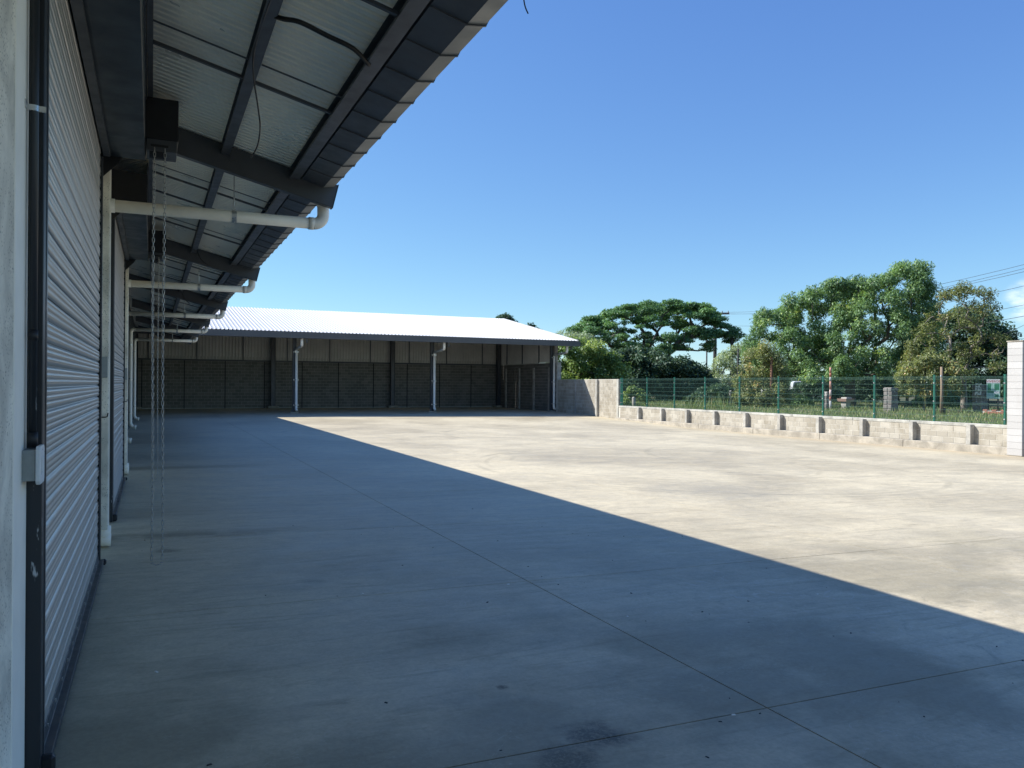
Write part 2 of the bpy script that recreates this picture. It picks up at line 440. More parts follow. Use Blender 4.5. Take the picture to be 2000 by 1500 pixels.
# ------------------------------------------------------------------ ground levels of the yard
RY = [-20, 16, 25, 31, 34, 37.4, 40, 45, 54, 90]
RZ = [-.42, -.42, -.43, -.40, -.31, -.27, -.2, -.1, -.1, -.1]
def gz(x, y):
    xb = min(x, 8.); yb = min(max(y, 0), 46)
    z = -.0211 * xb - .0015 * yb + .0005 * xb * yb
    if x > 8:
        t = min((x - 8) / 15.3, 1.); z = z * (1 - t) + float(np.interp(y, RY, RZ)) * t
    return z

def build_yard():
    xs = [-3.2] + list(np.linspace(0, 23.4, 14)); ys = list(np.arange(-22, 56.1, 2.))
    mb = MB(); n = len(xs)
    mb.add([(x, y, gz(x, y) - .03) for y in ys for x in xs],
           [(j * n + i, j * n + i + 1, (j + 1) * n + i + 1, (j + 1) * n + i) for j in range(len(ys) - 1) for i in range(n - 1)])
    yard = link('yard', mb.mesh('yard', M['joint']))
    tag(yard, 'pale concrete yard of large cast slabs between the warehouse and the fence', None, kind='structure')
    ex = [-3.2, 2.9, 7.0, 11.1, 15.2, 19.3, 23.4]
    ey = [-22, -16, -10.3, -5.4, -2.6, .25] + [3.15 + 2.85 * k for k in range(18)] + [55]
    rnd = random.Random(3)
    for i in range(len(ex) - 1):
        for j in range(len(ey) - 1):
            g = .0045 if i < 2 else .003
            x0, x1, y0, y1 = ex[i] + g, ex[i + 1] - g, ey[j] + g, ey[j + 1] - g
            nx = max(2, int((x1 - x0) / 1.)); ny = max(2, int((y1 - y0) / 1.))
            mb = MB(); w = nx + 1
            vs = [(x0 + (x1 - x0) * a / nx, y0 + (y1 - y0) * b / ny) for b in range(ny + 1) for a in range(nx + 1)]
            top = [(x, y, gz(x, y)) for x, y in vs]
            mb.add(top, [(b * w + a, b * w + a + 1, (b + 1) * w + a + 1, (b + 1) * w + a) for b in range(ny) for a in range(nx)])
            ring = [a for a in range(w)] + [b * w + nx for b in range(1, ny + 1)] + [ny * w + a for a in range(nx - 1, -1, -1)] + [b * w for b in range(ny - 1, 0, -1)]
            k = len(ring)
            mb.add([top[q] for q in ring] + [(top[q][0], top[q][1], top[q][2] - .04) for q in ring],
                   [(q, k + q, k + (q + 1) % k, (q + 1) % k) for q in range(k)])
            part('slab', mb, M['floor'], yard)
build_yard()

# terrain: one sheet to the horizon, lying under the yard and higher beyond the boundary wall
def build_terrain():
    xs = [-1500, -300, -60, -20, 0, 12, 23.45, 23.6, 26, 30, 36, 44, 55, 70, 90, 130, 220, 500, 1500]
    ys = [-1500, -300, -60, -20, 0, 12, 20, 28, 36, 46, 56.2, 57, 66, 80, 100, 140, 240, 500, 1600]
    def hz(x, y):
        if x <= 23.5 and y <= 56.5: return -.75
        return .33 + (.08 * math.sin(x * .31 + y * .17) if 26 < x < 130 else 0)
    n = len(xs); mb = MB()
    mb.add([(x, y, hz(x, y)) for y in ys for x in xs],
           [(j * n + i, j * n + i + 1, (j + 1) * n + i + 1, (j + 1) * n + i) for j in range(len(ys) - 1) for i in range(n - 1)])
    tag(link('terrain', mb.mesh('terrain', M['soil'])), 'grassy soil stretching away beyond the boundary wall', None, kind='structure')
build_terrain()

# ------------------------------------------------------------------ the long warehouse on the left
XF = -.455
BAY = 6.66
Y0B = 8.40
def rz(x): return 3.71 + .253 * (1.79 - x)
RY0, RY1 = -5.2, 42.6
wh = thing('warehouse', (-.46, 20, 0), 'long warehouse on the left with roller doors under a deep overhanging roof', 'building')

def wall_piece(name, y0, y1, z0, z1, x0=-.72, x1=XF, mat='pier', bev=.012, label=None):
    return part(name, MB().box(x0, x1, y0, y1, z0, z1), M[mat], wh, bevel=bev, label=label)
zt = rz(XF) - .03
wall_piece('concrete_pier', RY0, 3.70, -.3, zt)
wall_piece('concrete_pier', 7.80, 10.06, -.3, zt)
wall_piece('concrete_pier', 14.33, 16.7, -.3, zt)
part('painted_jamb', MB().box(-.46, XF + .004, 3.335, 3.655, -.02, 3.6), M['white'], wh, bevel=.003)
part('painted_jamb', MB().box(-.46, XF + .004, 9.86, 10.055, -.02, 3.6), M['white'], wh, bevel=.003)
wall_piece('lintel', 3.70, 7.80, 3.62, zt, mat='dark', bev=.004)
wall_piece('lintel', 10.06, 14.33, 3.62, zt, mat='dark', bev=.004)
# recessed dark cladding beyond the second door
mb = MB(); prof = []
yy = 16.7
while yy < RY1:
    prof += [(-.74, yy), (-.74, yy + .12), (-.71, yy + .14), (-.71, yy + .18)]; yy += .2
mb.add([(x, y, -.1) for x, y in prof] + [(x, y, zt) for x, y in prof], [(i, i + 1, len(prof) + i + 1, len(prof) + i) for i in range(len(prof) - 1)])
part('cladding', mb, M['hood'], wh)
part('rear_wall', MB().box(-6.2, -6.0, RY0, RY1, -.3, rz(-6) - .1), M['dark'], wh)
part('end_wall', MB().prism_y([(-6.19, -.3), (-.73, -.3), (-.73, rz(-.73) - .05), (-6.19, rz(-6.19) - .05)], RY0 - .1, RY0 - .02), M['dark'], wh)
part('end_wall', MB().prism_y([(-6.19, -.3), (-.73, -.3), (-.73, rz(-.73) - .05), (-6.19, rz(-6.19) - .05)], RY1 - .1, RY1 - .02), M['dark'], wh)

# roof sheets: fine corrugation running down the slope
PIT = .088
SHW = PIT * 12
mb = MB(); ysl = []; zz = []
for i in range(12):
    for u, h in ((0, 0), (.052, 0), (.060, .020), (.080, .020)): ysl.append(i * PIT + u * PIT / .088); zz.append(h)
ysl.append(12 * PIT); zz.append(0); nn = len(ysl)
sxs = [-6.2, .0, 1.725]
mb.add([(x, y, (rz(x) + .003) + z) for x in sxs for y, z in zip(ysl, zz)],
       [(a * nn + i, (a + 1) * nn + i, (a + 1) * nn + i + 1, a * nn + i + 1) for a in range(2) for i in range(nn - 1)])
sheet_me = mb.mesh('roof_sheet', M['soffit'])
y = RY0
while y < RY1 - .2:
    link('roof_sheet', sheet_me, wh, (.46, y - 20, 0)); y += SHW

# rafters, purlins, sag rods
def rafter(y):
    pf = [(-.6, rz(-.6) - .002), (1.79, rz(1.79) - .002), (1.73, rz(1.79) - .245), (-.6, rz(-.6) - .27)]
    o = part('rafter', MB().prism_y(pf, y, y + .09), M['dark'], wh, bevel=.004)
    part('end_plate', MB().prism_y([(1.79, rz(1.79) + .004), (1.80, rz(1.80) + .004), (1.739, rz(1.79) - .25), (1.728, rz(1.79) - .25)], y - .004, y + .094), M['hood'], o)
raf = [Y0B + BAY * k for k in range(-2, 6)]
for yv in raf: rafter(yv)
def cprof(xc, w, h, t=.004):
    z1 = rz(xc) - .006
    x0, x1 = xc - w / 2, xc + w / 2
    return [(x0, z1 - h), (x1, z1 - h), (x1, z1), (x0, z1), (x0, z1 - t), (x1 - t, z1 - t), (x1 - t, z1 - h + t), (x0 + t, z1 - h + t), (x0 + t, z1 - h + .02), (x0, z1 - h + .02)]
ends = [RY0] + raf + [RY1]
for a, b in zip(ends[:-1], ends[1:]):
    y0, y1 = a + (.092 if a in raf else 0), b - .002
    if y1 - y0 < .2: continue
    for xc, w in ((.66, .085), (1.335, .105), (-.025, .04)):
        part('purlin', MB().prism_y(cprof(xc, w, .10), y0, y1), M['dark'], wh)
    for xc in (.735,):
        if b in raf: part('cleat', MB().prism_z([(xc - .03, y1 - .012), (xc + .04, y1 - .012), (xc + .04, y1), (xc - .03, y1)], rz(xc) - .14, rz(xc) - .01), M['dark'], wh)
for yv in raf:
    for dy, th in ((-3.96, .030), (-2.50, .013), (-2.11, .032), (-.75 + BAY, .013) if False else (1.35, .013), (1.75, .03)):
        yy = yv + dy
        if not (RY0 + .2 < yy < RY1 - .3): continue
        for x0, x1 in ((-.005, .617), (.704, 1.282)):
            part('sag_rod', MB().prism_y([(x0, rz(x0) - .105), (x1, rz(x1) - .105), (x1, rz(x1) - .105 + th * .7), (x0, rz(x0) - .105 + th * .7)], yy - th / 2, yy + th / 2), M['dark'], wh)

# gutter, made of short lapped panels
GP = .4655
mb = MB()
mb.cur = 0
pf = [(1.405, rz(1.4) - .02), (1.412, 3.728), (1.637, 3.668)]
mb.strip_y(pf, 0, GP + .01)
mb.prism_y([(1.412, 3.728), (1.6365, 3.668), (1.6365, 3.659), (1.412, 3.719)], GP - .006, GP + .006)
gp_me = mb.mesh('gutter_panel', M['dark'])
mb = MB(); mb.strip_y([(1.6375, 3.668), (1.748, 3.684), (1.775, 3.74), (1.782, 3.80), (1.774, 3.80)], 0, GP + .006)
lip_me = mb.mesh('gutter_lip', M['lip'])
mb = MB(); mb.prism_y([(1.637, 3.667), (1.748, 3.683), (1.775, 3.74), (1.782, 3.736), (1.753, 3.674), (1.637, 3.658)], GP - .006, GP + .006)
seam_me = mb.mesh('gutter_seam', M['dark'])
y = Y0B - GP * 29 + .02; rnd = random.Random(5)
while y < RY1 - .2:
    o = link('gutter_panel', gp_me, wh, (.46, y - 20, rnd.uniform(-.0015, .0015)))
    link('gutter_lip', lip_me, o); link('gutter_seam', seam_me, o); y += GP

# roller doors
def slat_mesh(w):
    pts = [(0, 0), (.006, .004), (.010, .012), (.0125, .022), (.0105, .030), (.0065, .034), (.0105, .038), (.0135, .048), (.0125, .058), (.007, .063),
           (.0105, .067), (.0115, .076), (.009, .085), (.003, .092), (-.004, .096), (-.004, .100)]
    mb = MB(); mb.strip_y(pts, 0, w)
    return mb.mesh('slat', M['slat'], smooth=True)
def roller_door(y0, y1, first):
    xc = -.425
    d = part('roller_door', MB().box(xc - .03, xc - .012, y0 + .02, y1 - .02, .06, 3.62), M['black'], wh,
             label='nearest grey steel roller door with a hand chain' if first else 'second grey steel roller door past the concrete pier')
    sm = slat_mesh(y1 - y0 - .14)
    base = wloc(d)
    z = .075; rnd = random.Random(int(y0))
    while z < 3.60:
        link('slat', sm, d, Vector((xc + rnd.uniform(-.0015, .0015), y0 + .07, z)) - base); z += .100
    for yy, s in ((y0, 1), (y1, -1)):
        a, b = (yy, yy + .085) if s > 0 else (yy - .085, yy)
        g = part('door_guide', MB().box(XF - .02, -.398, a, b, .0, 3.55), M['guide'], d, bevel=.003)
        c0, c1 = (b, b + .03) if s > 0 else (a - .03, a)
        part('guide_lip', MB().box(-.409, -.395, c0 - .002, c1, .0, 3.55), M['guide2'], g)
    # bottom rail: angle with rivets
    br = part('bottom_rail', MB().prism_y([(xc - .01, .012), (xc + .055, .012), (xc + .055, .05), (xc + .02, .055), (xc + .014, .105), (xc - .01, .105)], y0 + .06, y1 - .06), M['bottom'], d, bevel=.002)
    part('end_stop', MB().box(xc - .01, xc + .075, y0 + .03, y0 + .075, .0, .075), M['black'], d, bevel=.012)
    part('end_stop', MB().box(xc - .01, xc + .075, y1 - .075, y1 - .03, .0, .05), M['black'], d, bevel=.012)
    rv = MB(); yy = y0 + .35
    while yy < y1 - .2:
        rv.box(xc + .014, xc + .021, yy - .007, yy + .007, .075, .089); yy += .30
    part('rivet_row', rv, M['zinc'], br)
    # hood over the coil
    hx0, hx1, hz0, hz1 = -.335, -.062, 3.62, 3.97
    hd = part('door_hood', MB().prism_y([(hx0 - .02, hz0 + .005), (hx0 + .01, hz0), (hx1, hz0), (hx1, hz1), (XF, hz1 + .03), (XF, hz0 + .2)], y0 - .12, y1 + .12), M['hood'], d, bevel=.006)
    part('lintel_angle', MB().prism_y([(-.40, hz0 - .03), (-.345, hz0 - .03), (-.345, hz0 + .02), (-.40, hz0 + .02)], y0 - .02, y1 + .02), M['dark'], d)
    for yy in (y0 - .128, y1 + .121):
        part('coil_bracket', MB().prism_y([(-.455, hz0 - .20), (-.42, hz0 - .20), (-.28, hz0 - .05), (-.24, hz0 + .02), (hx1 + .004, hz0 - .006), (hx1 + .004, hz1 + .012), (-.455, hz1 + .04)], yy, yy + .007), M['black'], d)
    sl = MB(); yy = y0
    while yy < y1 - .3:
        sl.box(-.052, -.048, yy, yy + .035, 4.06, 4.09); yy += .07
    part('slotted_angle', MB().prism_y([(-.062, 4.03), (-.050, 4.03), (-.050, 4.12), (-.062, 4.12)], y0 - .1, y1 - .15), M['dark'], d)
    part('slot_row', sl, M['black'], d)
    # chain hoist
    yc = y1 - .22
    h = part('chain_hoist', MB().box(-.068, .20, yc - .1, yc + .24, 3.70, 4.06), M['black'], d, bevel=.006)
    part('hoist_tray', MB().prism_x([(yc - .1, 3.60), (yc + .22, 3.60), (yc + .22, 3.70), (yc - .1, 3.70)], -.055, .19), M['dark'], h, bevel=.004)
    part('chain_slot', MB().box(-.02, .12, yc - .104, yc - .1005, 3.635, 3.655), M['black'], h)
    part('hoist_wheel', MB().tube([(-.03, yc - .02, 3.62), (.10, yc - .02, 3.62)], .07, 20), M['black'], h)
    if True:
        for k, xx in enumerate((.008, .090)):
            cm = MB(); z = 3.60; j = 0
            zb = .05
            while z > zb:
                u = Vector((1, 0, 0)) if j % 2 else Vector((.15, 1, 0)).normalized()
                sway = .004 * math.sin(z * 2 + k)
                c = Vector((xx + sway, yc - .12, z)); hl, hw = .0135, .0088
                lp = []
                for t in range(10):
                    an = 2 * math.pi * t / 10
                    lp.append(c + u * (hw * math.cos(an)) + Vector((0, 0, 1)) * (hw * math.sin(an) + (hl if math.sin(an) >= 0 else -hl)))
                lp += [lp[0], lp[1]]
                cm.tube(lp[:-1], .0034, 5, False)
                z -= .037; j += 1
            part('chain_strand', cm, M['chain'], d, smooth=True)
        cm = MB()
        for t in range(5):
            c = Vector((.012 + .019 * t, yc - .12 + .006 * (t % 2), .05 - .03 * math.sin(math.pi * (t + .5) / 5)))
            lp = [c + Vector((.013 * math.cos(a_ * math.pi / 4), .006 * math.sin(a_ * math.pi / 4), 0)) for a_ in range(9)]
            cm.tube(lp, .0032, 5, False)
        part('chain_end', cm, M['chain'], d, smooth=True)
roller_door(3.665, 7.80, True)
roller_door(10.09, 14.32, False)

# drain pipes carrying the gutter water back to the wall
def drainpipe(k):
    y = 8.60 + BAY * k; zp = 3.315; r = .059
    far = k >= 2
    xw = -.63 if far else -.405
    lab = ['nearest white drainpipe', 'second white drainpipe', 'third white drainpipe', 'fourth white drainpipe', 'farthest white drainpipe on the warehouse'][k]
    p = part('drainpipe', MB().tube([(xw + (.1 if far else 0), y, zp), (1.555, y, zp)], r, 20), M['pvc'], wh, smooth=True, label=lab + ' running under the roof')
    el = MB().tube([(1.52, y, zp), (1.575, y, zp)], r * 1.13, 20)
    el.tube([(1.575, y, zp)] + arc((1.575, y, zp + .10), -math.pi / 2, 0, .10, (1, 0, 0), (0, 0, 1), 8)[1:] + [(1.675, y, 3.70)], r * 1.06, 20, False)
    part('elbow', el, M['pvc'], p, smooth=True)
    part('collar', MB().tube([(1.675, y, 3.50), (1.675, y, 3.60)], r * 1.14, 20), M['pvc'], p, smooth=True)
    st = MB().tube([(.74, y, zp), (.785, y, zp)], r * 1.08, 20, False)
    st.box(.755, .77, y - .012, y + .012, zp + r, zp + r + .045)
    st.tube([(.7625, y, zp + r + .03), (.7625, y, rz(.76) - .02)], .006, 8)
    part('hanger', st, M['zinc'], p)
    if not far:
        w0, w1 = (y - .075, y + .075)
        part('elbow', MB().tube([(-.47, y, zp), (-.335, y, zp)], r * 1.14, 20), M['pvc'], p, smooth=True)
        c = part('pipe_casing', MB().box(XF - .05, -.375 - .004 * k, w0, w1, .17, 3.86), M['casing'], p, bevel=.010, seg=2)
        part('edge_band', MB().box(-.3745 - .004 * k, -.3715 - .004 * k, w0 + .075, w1 - .002, .2, 3.85), M['white'], c)
        zb = gz(-.4, y) + .005
        bo = MB().tube([(-.408, y - .005, zb + .20), (-.408, y - .005, zb + .065)], r * .98, 18)
        bo.tube([(-.45, y - .008, zb + .066), (-.385, y - .008, zb + .066), (-.352, y - .008, zb + .064)], .062, 18)
        part('boot', bo, M['pvc'], p, smooth=True)
        part('electric_box', MB().box(XF, -.385, w0 - .045, w0 - .001, 1.64, 1.84), M['boxgrey'], c, bevel=.004)
        part('hook', MB().tube([(-.44, w0 - .01, 1.26), (-.40, w0 - .02, 1.26), (-.385, w0 - .02, 1.268), (-.38, w0 - .02, 1.30)], .006, 6), M['black'], c)
    else:
        zb = gz(-.6, y)
        v = arc((xw + .1, y, zp - .10), math.pi / 2, math.pi, .10, (1, 0, 0), (0, 0, 1), 7)
        part('downpipe', MB().tube([(xw + .16, y, zp)] + v + [(xw, y, zb + .30)] + [(xw + .03, y, zb + .22), (xw + .10, y, zb + .17), (xw + .16, y, zb + .16)], r, 16), M['pvc'], p, smooth=True)
        part('boot', MB().tube([(xw + .10, y, zb + .165), (xw + .18, y, zb + .155)], r * 1.14, 16), M['pvc'], p, smooth=True)
        for zc in (.6, 1.7, 2.8):
            b_ = MB().tube([(xw, y, zc), (xw, y, zc + .03)], r * 1.1, 16, False)
            b_.box(xw - .09, xw - r, y - .02, y + .02, zc, zc + .03)
            part('pipe_clip', b_, M['zinc'], p)
for k in range(5): drainpipe(k)

# conduit, strap and switch box beside the first door
cx, cy = -.425, 3.60
cd = part('conduit', MB().tube([(cx, cy, 1.35), (cx, cy, 4.05)], .0155, 14), M['guide'], wh, smooth=True)
part('coupling', MB().tube([(cx, cy, 1.345), (cx, cy, 1.40)], .020, 14), M['black'], cd, smooth=True)
part('coupling', MB().tube([(cx, cy, 1.76), (cx, cy, 1.80)], .018, 14), M['black'], cd, smooth=True)
sb = MB().tube([(cx, cy, 2.66), (cx, cy, 2.683)], .0168, 14, False)
sb.box(-.452, -.447, cy - .06, cy - .012, 2.658, 2.688); sb.box(-.452, -.425, cy - .017, cy - .014, 2.66, 2.683)
sb.box(-.41, -.385, cy - .004, cy + .0, 2.66, 2.683)
part('strap', sb, M['zinc'], cd)
jb = part('junction_box', MB().box(-.453, -.405, 3.525, 3.64, 1.215, 1.335), M['boxgrey'], wh, bevel=.005, seg=2, label='grey junction box with a white cover beside the first door')
part('cover', MB().prism_x([(3.515, 1.215), (3.53, 1.20), (3.635, 1.20), (3.65, 1.215), (3.65, 1.335), (3.635, 1.35), (3.53, 1.35), (3.515, 1.335)], -.4045, -.388), M['boxwhite'], jb, bevel=.004, seg=2)
ko = MB()
for zc in (1.247, 1.303): ko.tube([(-.429, 3.526, zc), (-.429, 3.522, zc)], .013, 14)
part('knockout', ko, M['boxgrey'], jb)
part('switch_rocker', MB().box(-.389, -.384, 3.555, 3.61, 1.245, 1.305), M['boxwhite'], jb, bevel=.002)

# loose cables under the roof
def cable(pts, r, label, name='loose_cable', n=8):
    P_ = [Vector(p) for p in pts]; out = []
    for i in range(len(P_) - 1):
        p0, p1, p2, p3 = P_[max(i - 1, 0)], P_[i], P_[i + 1], P_[min(i + 2, len(P_) - 1)]
        for t in range(6):
            t /= 6
            out.append(.5 * ((2 * p1) + (p2 - p0) * t + (2 * p0 - 5 * p1 + 4 * p2 - p3) * t * t + (3 * p1 - p0 - 3 * p2 + p3) * t ** 3))
    out.append(P_[-1])
    return solo(name, MB().tube(out, r, n), M['cable'], label, 'cable', tuple(P_[0]), 'loose cables under the warehouse roof', smooth=True)
cable([(.69, 5.13, rz(.69) - .085), (.74, 5.08, rz(.74) - .10), (.83, 5.02, rz(.83) - .105), (1.0, 5.03, rz(1.0) - .11), (1.17, 5.05, rz(1.17) - .11), (1.30, 5.16, rz(1.3) - .12)], .016,
      'thick black flexible conduit between two purlins above the first door')
cable([(.655, 4.2, rz(.655) - .115), (.63, 5.0, rz(.63) - .11), (.628, 5.66, rz(.63) - .115), (.66, 6.0, rz(.66) - .16), (.74, 6.4, rz(.74) - .24), (.785, 6.65, rz(.78) - .30), (.80, 6.95, rz(.8) - .36), (.77, 7.15, rz(.77) - .42)], .0062,
      'thin black cable end dangling from the purlin over the first door')
for k in (1, 2):
    cable([(.62, 14.6 + BAY * (k - 1), rz(.62) - .12), (.66, 13.9 + BAY * (k - 1), rz(.66) - .25), (.70, 13.5 + BAY * (k - 1), rz(.7) - .42), (.80, 13.4 + BAY * (k - 1), rz(.8) - .50)], .007,
          ['thin black cable hanging just past the first drainpipe', 'thin black cable hanging past the second drainpipe'][k - 1])
cable([(1.79, 3.9, 3.79), (1.84, 3.93, 3.775), (1.87, 3.95, 3.70), (1.895, 3.96, 3.665)], .004, 'short black wire end sticking out past the gutter at the top edge')

# ------------------------------------------------------------------ the open shed across the end of the yard
SX0, SX1 = -3.0, 24.02
EY, EZ, BY, BZ = 42.8, 4.28, 54.25, 6.47
SL = (BZ - EZ) / (BY - EY)
def sz(y): return EZ + SL * (y - EY)
sh = thing('open_shed', (11, 48, 0), 'open-fronted shed with a white sloping roof and grey block back wall at the far end', 'building')
PX = [7.24, 15.29, 23.35]

# white roof sheets, trapezoid ribs down the slope
def rib_profile(w, pitch, h):
    out = []; x = 0
    while x < w - 1e-6:
        out += [(x, 0), (x + pitch * .55, 0), (x + pitch * .68, h), (x + pitch * .87, h)]; x += pitch
    return out + [(w, 0)]
pr = rib_profile(1.0, .2, .035); n_ = len(pr)
mb = MB()
for (t0, t1) in ((0, 1),):
    ya, yb = EY - .06, BY + .05
    mb.add([(x, ya, sz(ya) + .05 + z) for x, z in pr] + [(x, yb, sz(yb) + .05 + z) for x, z in pr],
           [(i, i + 1, n_ + i + 1, n_ + i) for i in range(n_ - 1)])
rs_me = mb.mesh('roof_sheet', M['roofwhite'])
x = SX0 - 8; rnd = random.Random(2)  # extra unseen sheets beyond the left end, added to block low sunlight
while x < SX1 - .5:
    link('roof_sheet', rs_me, sh, (x - 11, -48, rnd.uniform(-.003, .003))); x += 1.0
part('end_wall', MB().prism_x([(43.0, -.3), (54.2, -.3), (54.2, sz(54.2) + .04), (43.0, sz(43.0) + .04)], SX0 - .2, SX0 - .05), M['dark'], sh)  # unseen wall added up to the roof to stop sunlight leaking in
part('verge_trim', MB().prism_x([(EY - .05, sz(EY) - .12), (BY, sz(BY) - .12), (BY, sz(BY) + .11), (EY - .05, sz(EY) + .09)], SX1 + .01, SX1 + .035), M['roofwhite'], sh)
# gutter fascia in lengths
x = SX0; rnd = random.Random(4)
while x < SX1 - .3:
    w = min(rnd.choice((1.2, 1.6, 2.1, 2.4)), SX1 + .12 - x)
    part('fascia_panel', MB().prism_x([(EY - .16, EZ - .30), (EY + .02, EZ - .30), (EY + .02, EZ - .28), (EY - .145, EZ - .28), (EY - .145, EZ + .02), (EY - .16, EZ + .02)], x + .003, x + w - .003).box(x, x + .012, EY - .163, EY - .16, EZ - .3, EZ + .02), M['fascia'], sh)
    x += w
part('gutter_end', MB().box(SX1 + .122, SX1 + .13, EY - .16, EY + .2, EZ - .30, EZ + .02), M['fascia'], sh)
# front posts, back columns, rafters
for i, px in enumerate(PX):
    g = gz(px, 44.9)
    po = part('post', MB().box(px - .13, px - .11, 44.8, 45.0, g, sz(44.9) - .25).box(px + .05, px + .07, 44.8, 45.0, g, sz(44.9) - .25).box(px - .11, px + .05, 44.89, 44.91, g, sz(44.9) - .25), M['dark'], sh)
    part('base_plate', MB().box(px - .26, px + .2, 44.68, 45.12, g - .02, g + .05), M['footing'], po, bevel=.01)
    st = MB()
    for sx_ in (-1, 1): st.prism_y([(px - .03 + sx_ * .10, g + .05), (px - .03 + sx_ * .2, g + .05), (px - .03 + sx_ * .10, g + .26)], 44.78, 44.80)
    part('stiffener', st, M['dark'], po)
for px in PX + [-.9]:
    g = gz(px, 53.4)
    part('column', MB().box(px - .14, px - .12, 53.35, 53.65, g, sz(53.5) - .2).box(px + .12, px + .14, 53.35, 53.65, g, sz(53.5) - .2).box(px - .12, px + .12, 53.40, 53.42, g, sz(53.5) - .2), M['dark'], sh)
    part('column_foot', MB().box(px - .35, px + .35, 53.2, 53.75, g - .02, g + .14), M['footing'], sh, bevel=.02)
    part('rafter', MB().prism_x([(EY + .05, sz(EY) - .10), (54.0, sz(54.0) - .02), (54.0, sz(54.0) - .42), (45.2, sz(45.2) - .42), (EY + .05, sz(EY) - .26)], px - .08, px + .04), M['dark'], sh)
for yv in (43.6, 45.6, 47.4, 49.2, 51.0, 52.8):
    part('purlin', MB().box(SX0, SX1 - .05, yv, yv + .06, sz(yv) - .12, sz(yv) + .03), M['dark'], sh)
# back wall: block panels between dark control joints, siding above
BZT = 2.98
part('wall_core', MB().box(SX0, 23.44, 53.915, 54.1, -.3, BZT + .3), M['mortar_d'], sh)
def block_mesh(name, L_, H_, D_, mat, axis):
    """one block with chamfered front edges; axis x: faces -Y, axis y: faces -X"""
    c = .006
    a = [(0, 0), (L_, 0), (L_, H_), (0, H_)]; b = [(c, c), (L_ - c, c), (L_ - c, H_ - c), (c, H_ - c)]
    vs = [(u, D_, w) for u, w in a] + [(u, c, w) for u, w in a] + [(u, 0, w) for u, w in b]
    fs = [(0, 1, 5, 4), (1, 2, 6, 5), (2, 3, 7, 6), (3, 0, 4, 7), (4, 5, 9, 8), (5, 6, 10, 9), (6, 7, 11, 10), (7, 4, 8, 11), (8, 9, 10, 11)]
    if axis == 'y':
        vs = [(d, u, w) for u, d, w in vs]; fs = [f[::-1] for f in fs]
    mb = MB(); mb.add(vs, fs); return mb, mb.mesh(name, mat)
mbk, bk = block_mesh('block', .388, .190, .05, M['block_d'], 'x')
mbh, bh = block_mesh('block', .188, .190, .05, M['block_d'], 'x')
cells = []
pan = 2.432
x = SX0; rnd = random.Random(8)
while x < 23.3:
    xe = min(x + pan, 23.42)
    for cidx in range(15):
        z = -.02 + cidx * .2; xx = x + .03
        off = cidx % 2
        while xx < xe - .1:
            half = (off and xx == x + .03) or xx + .40 > xe
            if xx + (.2 if half else .4) > xe + .01: break
            cells.append((xx, z, half)); xx += .2 if half else .4
    x = xe
def tint_mesh(name, mbx, tints, mat):
    me = mbx.mesh(name, mat); at = me.attributes.new('tint', 'FLOAT', 'FACE'); at.data.foreach_set('value', tints); return me
cells.sort(key=lambda c: -c[0])
rest = MB(); tints = []
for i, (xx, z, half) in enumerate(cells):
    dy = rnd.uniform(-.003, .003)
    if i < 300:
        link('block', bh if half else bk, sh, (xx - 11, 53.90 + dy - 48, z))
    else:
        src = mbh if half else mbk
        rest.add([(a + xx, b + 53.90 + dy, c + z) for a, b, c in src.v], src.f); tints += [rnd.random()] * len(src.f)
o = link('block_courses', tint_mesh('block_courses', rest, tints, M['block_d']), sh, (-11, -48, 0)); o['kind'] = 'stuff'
x = SX0
while x < 23.3:
    part('control_joint', MB().box(x - .014, x + .032, 53.885, 53.91, -.1, BZT), M['jointblack'], sh); x += pan
part('bond_beam', MB().box(SX0, 23.44, 53.86, 53.95, BZT, BZT + .10), M['fascia'], sh, bevel=.006)
# ribbed siding in sheets
def siding(x0, x1, y, z0, z1, axis='x'):
    pr_ = rib_profile(x1 - x0 - .02, .2, .03); k = len(pr_); mb = MB()
    if axis == 'x':
        mb.add([(x0 + .01 + u, y - w, z0) for u, w in pr_] + [(x0 + .01 + u, y - w, z1) for u, w in pr_], [(i, i + 1, k + i + 1, k + i) for i in range(k - 1)])
    else:
        mb.add([(y - w, x0 + .01 + u, z0) for u, w in pr_] + [(y - w, x0 + .01 + u, z1) for u, w in pr_], [(i, k + i, k + i + 1, i + 1) for i in range(k - 1)])
    part('siding_sheet', mb, M['siding'], sh)
x = SX0
while x < 23.4:
    xe = min(x + 2.8, 23.44); siding(x, xe, 53.93, BZT + .12, sz(53.9) - .05)
    part('girt_post', MB().box(xe - .03, xe + .03, 53.84, 53.895, BZT + .10, sz(53.8) - .1), M['dark'], sh); x = xe
# right-hand side wall of the shed
part('wall_core', MB().box(23.515, 23.7, 44.5, 54.1, -.4, BZT + .05), M['mortar_d'], sh)
mbs, bs = block_mesh('block', .388, .190, .05, M['block_d'], 'y')
side = MB(); tints = []
for cidx in range(16):
    z = -.2 + cidx * .2; yy = 44.5 + (.2 if cidx % 2 else 0)
    while yy < 53.8:
        dx = rnd.uniform(-.003, .003)
        side.add([(a + 23.50 + dx, b + yy, c + z) for a, b, c in mbs.v], mbs.f); tints += [rnd.random()] * len(mbs.f); yy += .4
o = link('side_block_courses', tint_mesh('side_block_courses', side, tints, M['block_d']), sh, (-11, -48, 0)); o['kind'] = 'stuff'
yy = 45.4
while yy < 53.5:
    part('buttress', MB().box(23.40, 23.52, yy, yy + .18, -.2, BZT - .25), M['butt'], sh, bevel=.006); yy += 2.3
part('wall_end', MB().box(23.44, 23.72, 44.36, 44.50, -.4, BZT + .05), M['butt'], sh, bevel=.01)
yy = 44.5
